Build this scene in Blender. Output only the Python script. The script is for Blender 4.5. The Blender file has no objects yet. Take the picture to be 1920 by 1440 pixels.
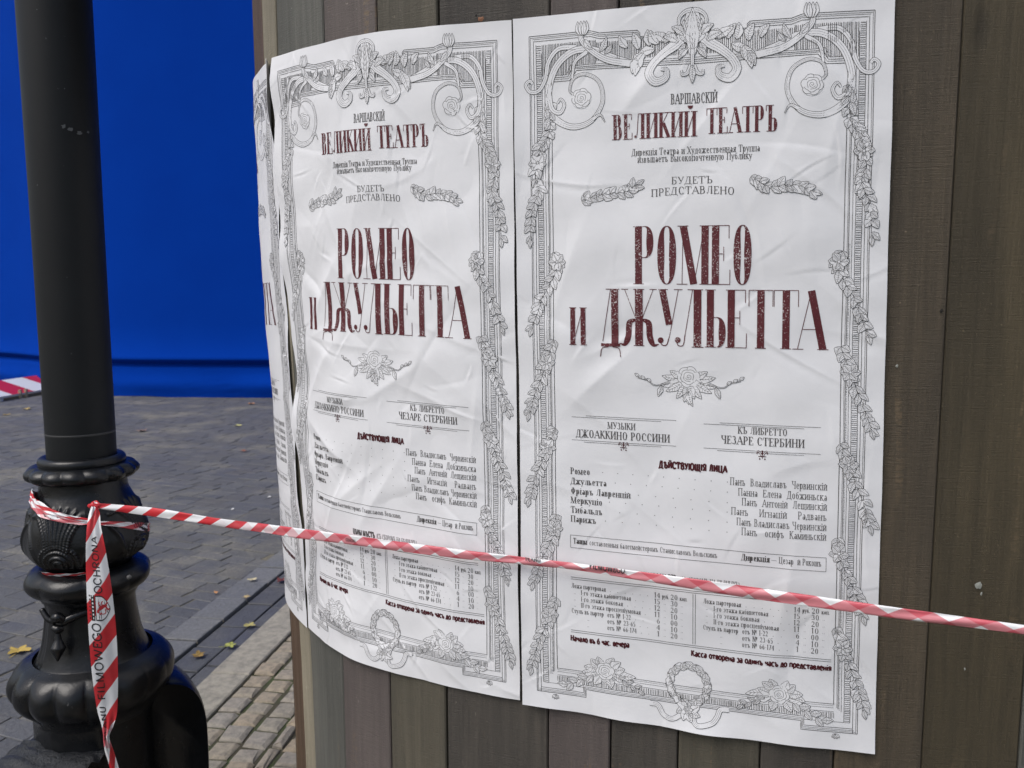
import bpy, math, random
import numpy as np
from mathutils import Matrix, Vector
random.seed(7); rng = np.random.default_rng(7)
sc = bpy.context.scene
COL = sc.collection

# ------------------------------------------------------------------ camera
F = 1500.0; PITCH = math.radians(6.2); ROLL = math.radians(-.15); CH = 1.6   # focal length in px of a 1920 px wide frame

def cam_dirs(d):
    c, s = math.cos(ROLL), math.sin(ROLL)
    d = np.stack([c*d[:, 0]-s*d[:, 1], s*d[:, 0]+c*d[:, 1], d[:, 2]], 1)
    c, s = math.cos(PITCH), math.sin(PITCH)
    return np.stack([d[:, 0], s*d[:, 1]+c*d[:, 2], c*d[:, 1]-s*d[:, 2]], 1)

cam = bpy.data.cameras.new('camera'); cam_ob = bpy.data.objects.new('camera', cam); COL.objects.link(cam_ob)
B = cam_dirs(np.array([[1., 0, 0], [0, 1, 0], [0, 0, -1]]))
M = Matrix([[B[0][i], B[1][i], B[2][i], (0, 0, CH)[i]] for i in range(3)]+[[0, 0, 0, 1]])
cam_ob.matrix_world = M
cam.sensor_width = 36; cam.lens = 36*F/1920; cam.clip_start = .02; cam.clip_end = 600
cam.dof.use_dof = True; cam.dof.focus_distance = 1.5; cam.dof.aperture_fstop = 8.0
sc.camera = cam_ob

# ------------------------------------------------------------------ world, sun, exposure (overcast)
SUN_EL, SUN_AZ = math.radians(56), math.radians(232)      # azimuth clockwise from +Y
w = bpy.data.worlds.new('World'); sc.world = w; w.use_nodes = True
nt = w.node_tree; nt.nodes.clear()
out = nt.nodes.new('ShaderNodeOutputWorld'); bg = nt.nodes.new('ShaderNodeBackground')
sky = nt.nodes.new('ShaderNodeTexSky'); sky.sky_type = 'NISHITA'; sky.sun_disc = False
sky.sun_elevation = SUN_EL; sky.sun_rotation = SUN_AZ; sky.air_density = 1.0; sky.dust_density = 4.0; sky.ozone_density = 1.0
hs = nt.nodes.new('ShaderNodeHueSaturation'); hs.inputs['Saturation'].default_value = .75
nt.links.new(sky.outputs[0], hs.inputs['Color']); nt.links.new(hs.outputs[0], bg.inputs[0])
bg.inputs[1].default_value = .085; nt.links.new(bg.outputs[0], out.inputs[0])
sun = bpy.data.lights.new('sun', 'SUN'); sun.energy = .85; sun.angle = math.radians(38); sun.color = (1, .985, .965)
sun_ob = bpy.data.objects.new('sun', sun); COL.objects.link(sun_ob)
sd = Vector((math.sin(SUN_AZ)*math.cos(SUN_EL), math.cos(SUN_AZ)*math.cos(SUN_EL), math.sin(SUN_EL)))
sun_ob.rotation_euler = sd.to_track_quat('Z', 'Y').to_euler(); sun_ob.location = (0, -3, 8)
vs = sc.view_settings; vs.view_transform = 'Standard'; vs.look = 'None'; vs.exposure = 0.84; vs.gamma = 1.0; vs.use_curve_mapping = False

# ------------------------------------------------------------------ helpers
def ray(P):
    P = np.atleast_2d(np.array(P, float))
    return cam_dirs(np.stack([(P[:, 0]-960)/F, -(P[:, 1]-720)/F, np.ones(len(P))], 1))
def ground(P, z=0.):
    d = ray(P); return np.array([0, 0, CH])+d*((z-CH)/d[:, 2])[:, None]
def atdist(P, D):
    d = ray(P); return np.array([0, 0, CH])+d*(D/np.hypot(d[:, 0], d[:, 1]))[:, None]
def proj(X):
    X = np.atleast_2d(X)-np.array([0, 0, CH]); c, s = math.cos(PITCH), math.sin(PITCH)
    y = c*X[:, 2]+s*X[:, 1]; z = -s*X[:, 2]+c*X[:, 1]; x = X[:, 0]
    c, s = math.cos(ROLL), math.sin(ROLL); x, y = c*x+s*y, -s*x+c*y
    return np.stack([960+F*x/z, 720-F*y/z], 1)

def mesh(name, V, Fc, mats, smooth=False, mi=None):
    me = bpy.data.meshes.new(name)
    me.from_pydata([tuple(map(float, v)) for v in V], [], [tuple(map(int, f)) for f in Fc])
    for m in (mats if isinstance(mats, (list, tuple)) else [mats]): me.materials.append(m)
    if mi is not None: me.polygons.foreach_set('material_index', np.array(mi, np.int32))
    if smooth: me.polygons.foreach_set('use_smooth', np.ones(len(me.polygons), bool))
    me.update(); return me
def obj(name, me, parent=None, loc=None):
    o = bpy.data.objects.new(name, me); COL.objects.link(o)
    if loc is not None: o.location = loc
    if parent is not None: o.parent = parent
    return o
def tag(o, label=None, cat=None, group=None, kind=None):
    if label: o['label'] = label
    if cat: o['category'] = cat
    if group: o['group'] = group
    if kind: o['kind'] = kind
    return o
def grid_faces(n, m, wrap=False):
    F_ = []
    for i in range(n-1):
        for j in range(m if wrap else m-1):
            k = (j+1) % m; F_.append((i*m+j, i*m+k, (i+1)*m+k, (i+1)*m+j))
    return F_
def spline(P, n=8):
    P = np.array(P, float); Q = np.vstack([2*P[0]-P[1], P, 2*P[-1]-P[-2]]); out_ = []
    for i in range(1, len(Q)-2):
        p0, p1, p2, p3 = Q[i-1], Q[i], Q[i+1], Q[i+2]
        t = np.linspace(0, 1, n, endpoint=False)[:, None]
        out_.append(.5*((2*p1)+(-p0+p2)*t+(2*p0-5*p1+4*p2-p3)*t**2+(-p0+3*p1-3*p2+p3)*t**3))
    return np.vstack(out_+[P[-1:]])

# ------------------------------------------------------------------ materials
class NB:
    def __init__(s, name):
        s.m = bpy.data.materials.new(name); s.m.use_nodes = True; s.t = s.m.node_tree
        s.b = s.t.nodes['Principled BSDF']
    def n(s, typ, **kw):
        nd = s.t.nodes.new('ShaderNode'+typ)
        for k, v in kw.items(): setattr(nd, k, v)
        return nd
    def l(s, a, b): s.t.links.new(a, b)
    def coords(s, kind='Object', scale=(1, 1, 1)):
        tc = s.n('TexCoord'); mp = s.n('Mapping'); mp.inputs['Scale'].default_value = scale
        s.l(tc.outputs[kind], mp.inputs[0]); return mp.outputs[0]
    def world(s, scale=(1, 1, 1)):
        g = s.n('NewGeometry'); mp = s.n('Mapping'); mp.inputs['Scale'].default_value = scale
        s.l(g.outputs['Position'], mp.inputs[0]); return mp.outputs[0]
    def noise(s, vec, scale, detail=6, rough=.6, dist=0.):
        nd = s.n('TexNoise'); nd.inputs['Scale'].default_value = scale; nd.inputs['Detail'].default_value = detail
        nd.inputs['Roughness'].default_value = rough; nd.inputs['Distortion'].default_value = dist
        if vec is not None: s.l(vec, nd.inputs['Vector'])
        return nd.outputs['Fac']
    def ramp(s, fac, stops):
        r = s.n('ValToRGB'); e = r.color_ramp.elements
        while len(e) < len(stops): e.new(.5)
        for el, (p, c) in zip(e, stops):
            el.position = p; el.color = tuple(c)+(1,) if len(c) == 3 else c
        s.l(fac, r.inputs[0]); return r.outputs[0]
    def mix(s, fac, a, b, blend='MIX'):
        m = s.n('Mix', data_type='RGBA', blend_type=blend)
        for inp, v in ((m.inputs[0], fac), (m.inputs[6], a), (m.inputs[7], b)):
            if hasattr(v, 'node'): s.l(v, inp)
            elif isinstance(v, (int, float)): inp.default_value = v
            else: inp.default_value = tuple(v)+(1,)
        return m.outputs[2]
    def math(s, op, a, b=None, clamp=False):
        m = s.n('Math', operation=op, use_clamp=clamp)
        for i, v in enumerate((a, b)):
            if v is None: continue
            if hasattr(v, 'node'): s.l(v, m.inputs[i])
            else: m.inputs[i].default_value = v
        return m.outputs[0]
    def color(s, c):
        if hasattr(c, 'node'): s.l(c, s.b.inputs['Base Color'])
        else: s.b.inputs['Base Color'].default_value = tuple(c)+(1,)
    def rough(s, v):
        if hasattr(v, 'node'): s.l(v, s.b.inputs['Roughness'])
        else: s.b.inputs['Roughness'].default_value = v
    def bump(s, h, strength=.5, dist=.002):
        b = s.n('Bump'); b.inputs['Strength'].default_value = strength; b.inputs['Distance'].default_value = dist
        s.l(h, b.inputs['Height']); s.l(b.outputs[0], s.b.inputs['Normal'])

def mat_plain(name, c, rough=.6, bump=None):
    k = NB(name); v = k.coords('Object')
    n1 = k.noise(v, 30, 4); k.color(k.mix(n1, tuple(x*.85 for x in c), tuple(x*1.12 for x in c))); k.rough(rough)
    if bump: k.bump(k.noise(v, bump[0], 5), bump[1], bump[2])
    return k.m

def mat_wood(name, base, dark, light, seed, saw=0.0):
    k = NB(name); tc = k.n('TexCoord'); oi = k.n('ObjectInfo')
    cv = k.n('CombineXYZ'); r7 = k.math('MULTIPLY', oi.outputs['Random'], 17.0); k.l(r7, cv.inputs[0]); k.l(r7, cv.inputs[2])
    ad = k.n('VectorMath', operation='ADD'); k.l(tc.outputs['UV'], ad.inputs[0]); k.l(cv.outputs[0], ad.inputs[1])
    def mp(sx, sy):
        m = k.n('Mapping'); m.inputs['Scale'].default_value = (sx, sy, 1); m.inputs['Location'].default_value = (seed, seed*2.3, 0)
        k.l(ad.outputs[0], m.inputs[0]); return m.outputs[0]
    g1 = k.noise(mp(60, 2.2), 1.0, 8, .65, .6)            # long grain
    g2 = k.noise(mp(260, 9), 1.0, 6, .7, .2)              # fine fibres
    g3 = k.noise(mp(7, 1.2), 1.0, 4, .55)                 # broad tone bands
    saw_n = k.noise(mp(14, 420), 1.0, 5, .7)              # cross saw marks
    sp = k.noise(mp(170, 120), 1.0, 3, .6)
    col = k.ramp(g3, [(.28, dark), (.52, base), (.78, light)])
    col = k.mix(k.ramp(g1, [(.35, (0, 0, 0)), (.62, (1, 1, 1))]), k.mix(.6, col, dark), col)
    col = k.mix(k.ramp(g2, [(.52, (0, 0, 0)), (.78, (.35, .35, .35))]), col, light)
    wear = k.math('MULTIPLY', k.ramp(sp, [(.66, (0, 0, 0)), (.72, (1, 1, 1))]), k.ramp(k.noise(mp(9, 3), 1.0, 3), [(.5, (0, 0, 0)), (.7, (1, 1, 1))]))
    col = k.mix(k.math('MULTIPLY', wear, .55), col, tuple(min(1, x*2.1+.03) for x in light))
    # scratches and worn streaks down to bare wood
    st = k.math('MULTIPLY', k.ramp(k.noise(mp(36, 1.6), 1.0, 2, .5, .8), [(.63, (0, 0, 0)), (.67, (1, 1, 1))]), k.ramp(k.noise(mp(60, 150), 1.0, 3), [(.42, (0, 0, 0)), (.6, (1, 1, 1))]))
    col = k.mix(k.math('MULTIPLY', k.math('MULTIPLY', st, .6), k.ramp(k.noise(mp(5, 2.4), 1.0, 3), [(.48, (0, 0, 0)), (.60, (1, 1, 1))])), col, (.21, .15, .088))
    crs = k.noise(mp(70, 900), 1.0, 4, .75); cm = k.math('MULTIPLY', k.ramp(crs, [(.30, (.6, .6, .6)), (.47, (0, 0, 0))]), k.ramp(k.noise(mp(11, 7), 1.0, 4, .7), [(.42, (0, 0, 0)), (.62, (1, 1, 1))])); col = k.mix(cm, col, tuple(x*.45 for x in dark))
    col = k.mix(k.ramp(k.noise(mp(500, 40), 1.0, 4, .7), [(.60, (0, 0, 0)), (.80, (.5, .5, .5))]), col, tuple(min(1, x*1.5) for x in light))
    # knots
    vo = k.n('TexVoronoi'); vo.inputs['Scale'].default_value = 1.0; vo.inputs['Randomness'].default_value = 1.0
    k.l(mp(6.5, 2.1), vo.inputs['Vector'])
    kn = k.ramp(vo.outputs['Distance'], [(.045, (1, 1, 1)), (.10, (0, 0, 0))])
    col = k.mix(k.math('MULTIPLY', kn, .55), col, tuple(x*.42 for x in dark))
    k.color(col); k.rough(k.ramp(g1, [(.3, (.72, .72, .72)), (.8, (.5, .5, .5))]))
    k.b.inputs['Specular IOR Level'].default_value = .35
    h = k.math('ADD', k.math('MULTIPLY', g1, .8), k.math('MULTIPLY', g2, .55))
    h = k.math('ADD', h, k.math('MULTIPLY', saw_n, .35+saw)); h = k.math('ADD', h, k.math('MULTIPLY', kn, -.6))
    h = k.math('ADD', h, k.math('MULTIPLY', crs, .5)); k.bump(h, 1.0, .0026); return k.m

WOOD = {
 'grey':  mat_wood('weathered_grey_green_wood', (.118, .119, .106), (.080, .081, .072), (.19, .185, .16), 1.),
 'mauve': mat_wood('mauve_brown_wood', (.120, .101, .094), (.088, .074, .070), (.155, .130, .118), 2.),
 'olive': mat_wood('olive_brown_wood', (.102, .092, .069), (.068, .062, .048), (.15, .13, .094), 3.),
 'dark':  mat_wood('dark_grey_wood', (.078, .070, .060), (.050, .045, .040), (.125, .110, .09), 4., .15),
 'umber': mat_wood('umber_wood', (.080, .065, .046), (.052, .043, .032), (.135, .105, .068), 5., .25),
 'moss':  mat_wood('mossy_umber_wood', (.078, .063, .038), (.051, .042, .027), (.125, .098, .056), 6., .2),
 'pale':  mat_wood('tan_wood_painted_lit', (.30, .27, .20), (.19, .17, .125), (.42, .38, .29), 7.),  # left flank plank: the light falling on its face is put into this colour
 'bark':  mat_wood('bare_brown_wood', (.12, .075, .045), (.06, .04, .026), (.24, .16, .10), 8.),
}
INSIDE = mat_plain('unlit_inner_frame_wood', (.03, .026, .022), .9)

def mat_paper():
    k = NB('poster_paper'); v = k.coords('Object')
    n1 = k.noise(v, 3.0, 4); n2 = k.noise(v, 60, 5)
    c = k.mix(n1, (.74, .747, .772), (.79, .797, .818)); c = k.mix(k.ramp(n2, [(.35, (0, 0, 0)), (.75, (.25, .25, .25))]), c, (.69, .70, .725))
    k.color(c); k.rough(.5); k.b.inputs['Specular IOR Level'].default_value = .3
    k.bump(k.noise(v, 22, 4, .55), .22, .004); return k.m
PAPER = mat_paper()
def mat_ink(name, c, speckle=0.0):
    k = NB(name); v = k.coords('Object')
    n = k.noise(v, 150, 3); col = k.mix(n, tuple(x*.75 for x in c), tuple(x*1.35 for x in c))
    if speckle:
        n2 = k.noise(v, 430, 3, .7); patch = k.noise(v, 16, 3, .6)
        f = k.math('ADD', n2, k.math('MULTIPLY', k.math('SUBTRACT', patch, .5), .45))
        sp = k.ramp(f, [(.66-speckle, (0, 0, 0)), (.70-speckle, (1, 1, 1))])
        col = k.mix(sp, col, (.62, .58, .58))
    k.color(col); k.rough(.45); k.b.inputs['Specular IOR Level'].default_value = .3; return k.m
INKS = mat_ink('grey_black_small_print_ink', (.085, .08, .08))
INK = mat_ink('black_printing_ink', (.05, .047, .046))
RED = mat_ink('maroon_printing_ink', (.098, .020, .025), .045)
RED2 = mat_ink('dark_maroon_printing_ink', (.065, .012, .016))

def mat_iron():
    k = NB('black_painted_cast_iron'); v = k.coords('Object')
    n1 = k.noise(v, 9, 5); n2 = k.noise(v, 260, 4); n3 = k.noise(v, 40, 3)
    c = k.mix(n1, (.0035, .004, .005), (.007, .008, .010))
    chip = k.math('MULTIPLY', k.ramp(k.noise(v, 95, 4, .7), [(.665, (0, 0, 0)), (.69, (1, 1, 1))]), k.ramp(k.noise(v, 6, 3), [(.5, (0, 0, 0)), (.62, (1, 1, 1))]))
    c = k.mix(k.math('MULTIPLY', chip, .55), c, (.15, .15, .15)); dust = k.ramp(k.noise(v, 26, 6, .7), [(.50, (0, 0, 0)), (.78, (.25, .25, .25))]); c = k.mix(dust, c, (.03, .031, .033))
    k.color(c); k.rough(k.ramp(n1, [(.3, (.21, .21, .21)), (.75, (.42, .42, .42))]))
    k.b.inputs['Specular IOR Level'].default_value = .42; h = k.math('ADD', k.math('MULTIPLY', n2, .25), n3); k.bump(h, .4, .0025); return k.m
IRON = mat_iron()
def mat_iron_rough():
    k = NB('thick_flaking_black_paint'); v = k.coords('Object')
    n1 = k.noise(v, 45, 7, .7, .5); k.color(k.mix(n1, (.008, .009, .011), (.03, .033, .038)))
    k.rough(k.ramp(n1, [(.3, (.25, .25, .25)), (.7, (.6, .6, .6))])); k.bump(n1, .9, .008); return k.m
IRON2 = mat_iron_rough()
def mat_pole():
    k = NB('black_painted_steel_pole'); v = k.coords('Object')
    n1 = k.noise(v, 7, 5); n2 = k.noise(v, 350, 3)
    c = k.mix(n1, (.008, .009, .010), (.013, .0145, .016))
    chip = k.math('MULTIPLY', k.ramp(k.noise(v, 75, 4, .7), [(.69, (0, 0, 0)), (.72, (1, 1, 1))]), k.ramp(k.noise(v, 8, 3), [(.52, (0, 0, 0)), (.60, (1, 1, 1))]))
    c = k.mix(k.math('MULTIPLY', chip, .5), c, (.22, .23, .24))
    k.color(c); k.rough(.5); k.b.inputs['Specular IOR Level'].default_value = .22; k.bump(n2, .12, .001); return k.m
POLE = mat_pole()

def mat_tape():
    k = NB('red_white_plastic_tape'); uv = k.n('UVMap'); sp = k.n('SeparateXYZ'); k.l(uv.outputs[0], sp.inputs[0])
    at = k.n('Attribute', attribute_name='fold'); u, v_ = sp.outputs[0], sp.outputs[1]
    P = .080
    def stripe(x):
        f = k.math('FRACT', k.math('DIVIDE', x, P))
        return k.ramp(f, [(.0, (1, 1, 1)), (.485, (1, 1, 1)), (.515, (0, 0, 0)), (.985, (0, 0, 0)), (1., (1, 1, 1))])
    v2 = k.math('SUBTRACT', .030, v_); s1 = stripe(k.math('ADD', u, v2)); s2 = stripe(k.math('SUBTRACT', u, v2))
    red, white, pink = (.56, .010, .020), (.78, .79, .81), (.62, .21, .24)
    c1 = k.mix(s1, white, red)
    both = k.math('MULTIPLY', s1, s2); anyr = k.math('MAXIMUM', s1, s2)
    c2 = k.mix(anyr, white, k.mix(both, pink, (.56, .085, .115)))
    c = k.mix(at.outputs['Fac'], c1, c2); n = k.noise(k.coords('Object'), 60, 3)
    c = k.mix(k.math('MULTIPLY', n, .06), c, (.6, .58, .58)); k.color(c); k.rough(.38)
    k.bump(k.noise(k.coords('Object'), 90, 4), .25, .002); return k.m
TAPE = mat_tape()
TINK = mat_plain('tape_black_print', (.02, .02, .022), .4)
TRED = mat_plain('tape_red_print', (.42, .02, .03), .4)
TWHITE = mat_plain('tape_white_print', (.72, .73, .75), .4)

def mat_screen():
    k = NB('blue_screen_fabric'); v = k.coords('Object')
    n = k.noise(v, 1.2, 3); f = k.noise(v, 300, 2)
    k.color(k.mix(n, (.0012, .037, .325), (.0016, .046, .375))); k.rough(.95); k.b.inputs['Specular IOR Level'].default_value = .03
    k.bump(k.math('ADD', f, k.noise(k.coords('Object', (1, 1, .4)), 2.5, 3)), .25, .02); return k.m
SCREEN = mat_screen()

def mat_stone(name, cols, wet=.5, sand=.35, nscale=55):
    k = NB(name); oi = k.n('ObjectInfo'); wv = k.world()
    at = k.n('Attribute', attribute_name='tone')
    rnd = k.math('FRACT', k.math('ADD', oi.outputs['Random'], at.outputs['Fac']))
    c = k.ramp(rnd, [(i/(len(cols)-1), x) for i, x in enumerate(cols)])
    g = k.noise(wv, 420, 3, .7); g2 = k.noise(wv, nscale, 5, .65)
    c = k.mix(k.ramp(g, [(.38, (0, 0, 0)), (.68, (.75, .75, .75))]), k.mix(.30, c, (.02, .021, .024)), k.mix(.30, c, (.30, .30, .30)))
    c = k.mix(k.ramp(g2, [(.3, (.5, .5, .5)), (.6, (0, 0, 0))]), c, (.05, .05, .052))
    sd_ = k.math('MULTIPLY', k.ramp(k.noise(wv, 1.3, 5, .65), [(.50, (0, 0, 0)), (.66, (1, 1, 1))]), k.ramp(g2, [(.35, (.3, .3, .3)), (.65, (1, 1, 1))]))
    c = k.mix(k.math('MULTIPLY', sd_, sand), c, (.32, .295, .215))
    k.color(c)
    k.rough(k.ramp(k.noise(wv, 2.2, 5), [(.35, (.72-wet*.5,)*3), (.7, (.8,)*3)]))
    h = k.math('ADD', k.math('MULTIPLY', g, .3), g2); k.bump(h, 1.0, .006); return k.m
PAVER = mat_stone('dark_grey_damp_paver_stone', [(.088, .094, .108), (.112, .118, .132), (.10, .10, .104), (.132, .134, .138), (.082, .088, .10), (.122, .118, .112)], .35, .55)
SLAB = mat_stone('blue_grey_granite_slab', [(.19, .20, .215), (.165, .172, .185), (.21, .215, .225)], .4, .3)
GUTTER = mat_stone('wet_dark_gutter_stone', [(.065, .072, .088), (.095, .10, .115), (.082, .085, .095)], .8, .35)
KERBM = mat_stone('light_grey_granite_kerb', [(.41, .38, .305), (.44, .405, .33), (.395, .365, .30)], .1, .2, 25)
SETT = mat_stone('beige_granite_sett', [(.42, .35, .25), (.36, .325, .26), (.45, .36, .245), (.37, .34, .29), (.40, .345, .27)], .05, .15, 40)
def mat_soil(name, a, b, moss):
    k = NB(name); wv = k.world(); n = k.noise(wv, 70, 6, .7); n2 = k.noise(wv, 6, 4)
    c = k.mix(n, a, b); c = k.mix(k.ramp(n2, [(.42, (0, 0, 0)), (.6, (moss,)*3)]), c, (.045, .07, .018))
    k.color(c); k.rough(.95); k.bump(n, 1., .008); return k.m
JOINT = mat_soil('mossy_sand_joint', (.03, .028, .018), (.085, .075, .05), .8)
JOINT2 = mat_soil('dark_sandy_joint', (.10, .09, .07), (.22, .20, .145), .05)
BLACKGAP = mat_plain('dark_drain_slot', (.006, .006, .007), .9)

# ================================================================== the setting
KD = np.array([math.cos(math.radians(82.5)), math.sin(math.radians(82.5))])      # kerb direction
KN = np.array([KD[1], -KD[0]])                                                   # to the pavement side
RZ = -.04                                                                        # road level
def kx(t, off):                                                                  # off: offset from the line x=off at y=4.5
    o = np.array([off, 4.5]); return o+KD*t
def quad_sheet(name, pts, z, m):
    return obj(name, mesh(name, [(p[0], p[1], z) for p in pts], [tuple(range(len(pts)))], m))
g = quad_sheet('ground', [(-300, -300), (300, -300), (300, 300), (-300, 300)], RZ-.07, mat_soil('far_ground', (.05, .05, .05), (.09, .09, .09), 0)); tag(g, kind='structure')
road = quad_sheet('road', [kx(-12, -1.404), kx(22, -1.404), (-22, 26), (-26, -8)], RZ-.005, JOINT2); tag(road, kind='structure')
pave = quad_sheet('pavement', [kx(-12, -.96), (7, -8), (9, 20), kx(14, -.96)], -.012, JOINT); tag(pave, kind='structure')
gut = quad_sheet('gutter', [kx(-12, -1.40), kx(-12, -1.13), kx(20, -1.13), kx(20, -1.40)], RZ-.02, BLACKGAP); tag(gut, kind='structure')

def stone_mesh(name, m, L, W, H, ins=.008, jit=.004, seed=0, dome=.003):
    r = random.Random(seed); V = []
    for z, i in ((-H, 0), (-ins*.8, 0), (0, ins)):
        for sx, sy in ((-1, -1), (1, -1), (1, 1), (-1, 1)):
            V.append((sx*(L/2-i)+r.uniform(-jit, jit), sy*(W/2-i)+r.uniform(-jit, jit), z+r.uniform(-.3, .3)*jit))
    V.append((r.uniform(-.1, .1)*L, r.uniform(-.1, .1)*W, dome))
    Fc = [(0+a, 0+(a+1) % 4, 4+(a+1) % 4, 4+a) for a in range(4)]+[(4+a, 4+(a+1) % 4, 8+(a+1) % 4, 8+a) for a in range(4)]+[(8+a, 8+(a+1) % 4, 12) for a in range(4)]
    return mesh(name, V, Fc, m)
def joined(name, items, m, parent):
    """items: (x,y,z,angle,L,W) -> one mesh of many stones"""
    V, Fc, T = [], [], []
    for k, (x, y, z, a, L, W) in enumerate(items):
        c, s = math.cos(a), math.sin(a); b = len(V); tz = random.uniform(-.002, .002); t = random.random()
        for zz, i in ((-.03, 0), (-.003, 0), (0, .004)):
            for sx, sy in ((-1, -1), (1, -1), (1, 1), (-1, 1)):
                p, q = sx*(L/2-i)+random.uniform(-.003, .003), sy*(W/2-i)+random.uniform(-.003, .003)
                V.append((x+p*c-q*s, y+p*s+q*c, z+zz+tz+random.uniform(-.0012, .0012))); T.append(t)
        Fc += [(b+4*l+j, b+4*l+(j+1) % 4, b+4*l+4+(j+1) % 4, b+4*l+4+j) for l in (0, 1) for j in range(4)]+[(b+8, b+9, b+10, b+11)]
    me = mesh(name, V, Fc, m); at = me.attributes.new('tone', 'FLOAT', 'POINT'); at.data.foreach_set('value', np.array(T, np.float32))
    o = obj(name, me, parent); tag(o, kind='stuff'); return o
def place_stones(part, cand, parent, m, visible, limit=300):
    """visible ones nearest the camera are individuals, the rest one joined part"""
    vis = []
    rest = []
    for it in cand:
        q = proj([(it[0], it[1], it[2])])[0] if it[1] > .3 else (-9e9, 0)
        (vis if visible(q, it) else rest).append(it)
    vis.sort(key=lambda it: it[0]**2+it[1]**2); rest += vis[limit:]; vis = vis[:limit]
    lib = {}
    for it in vis:
        x, y, z, a, L, W = it; kk = (max(1, round(L/.01)), round(W/.01), random.randrange(2))
        if kk not in lib: lib[kk] = stone_mesh(part, m, kk[0]*.01, kk[1]*.01, .04, ins=(.011 if part == 'sett' else .004), jit=(.005 if part == 'sett' else .0025), dome=(.002 if part == 'sett' else .001), seed=hash(kk) % 9999)
        o = obj(part, lib[kk], parent, (x, y, z+random.uniform(-.002, .003)))
        o.rotation_euler = (random.uniform(-.012, .012), random.uniform(-.012, .012), a)
    if rest: joined(part+'_field', rest, m, parent)
# road pavers, laid in rows at about -20 degrees
ra = math.radians(-20.5); rd = np.array([math.cos(ra), math.sin(ra)]); rn = np.array([-rd[1], rd[0]])
cand = []
for i in range(-20, 150):
    t = -9.5+random.uniform(0, .2)
    while t < 9:
        L = random.choice((.18, .22, .24, .26, .30)); c = np.array([-2.5, 1.2])+rn*(i*.113)+rd*(t+L/2); t += L+.006
        off = c[0]-(c[1]-4.5)*(KD[0]/KD[1])
        half = abs(L/2*math.cos(ra))
        if off-half < -1.625 and c[1] < 15.2 and c[1] > .4 and c[0] > -12:
            if off+half > -1.59:
                cut = (off+half+1.592); L2 = L-cut
                if L2 < .03: continue
                c = c-rd*(cut/2); L = L2
            cand.append((c[0], c[1], RZ, ra+random.uniform(-.012, .012), L-.001, .1105))
place_stones('paver', cand, road, PAVER, lambda q, it: -30 < q[0] < 560 and 700 < q[1] < 1480)
# slab strip along the road edge, gutter courses, kerb stones
def course(part, off0, off1, Lr, z, m, parent, t0=-4.2, t1=9., gap=.006):
    cand = []; t = t0
    while t < t1:
        L = random.choice(Lr); c = kx(t+L/2, (off0+off1)/2); t += L
        cand.append((c[0], c[1], z, math.radians(82.5), L-gap, (off1-off0)*KD[1]-gap))
    place_stones(part, cand, parent, m, lambda q, it: -30 < q[0] < 620 and 700 < q[1] < 1500)
course('slab', -1.588, -1.405, (.26, .265, .255), RZ+.006, SLAB, road)
course('gutter_stone', -1.396, -1.245, (.24, .3, .26), RZ-.004, GUTTER, gut)
course('gutter_stone', -1.243, -1.135, (.22, .28, .25), RZ-.004, GUTTER, gut)
kerb = quad_sheet('kerb', [kx(-12, -1.135), kx(-12, -.955), kx(14, -.955), kx(14, -1.135)], -.010, JOINT); tag(kerb, kind='structure')
for kk in range(-3, 8):
    L = 1.0; me = stone_mesh('kerb_stone', KERBM, L-.005, .170, .14, ins=.006, jit=.001, seed=kk, dome=.001)
    c = kx(-1.245+kk+L/2, -1.046); o = obj('kerb_stone', me, kerb, (c[0], c[1], .006)); o.rotation_euler[2] = math.radians(82.5)
# setts
cand = []
off = -.962
for i in range(26):
    W = random.choice((.095, .10, .105, .11)); t = -4.5+random.uniform(0, .1)
    if i == 3: W = .055
    while t < 4.5:
        L = random.choice((.085, .09, .10, .105, .11))
        if i == 3: L = random.choice((.07, .14))
        c = kx(t+L/2, off+W/2/KD[1]+random.uniform(-.004, .004)); t += L+.004
        cand.append((c[0], c[1], random.uniform(-.004, .004), math.radians(82.5)+random.uniform(-.05, .05), L-.008, W-.012))
    off += W/KD[1]
place_stones('sett', cand, pave, SETT, lambda q, it: 280 < q[0] < 620 and 1050 < q[1] < 1500)

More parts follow.
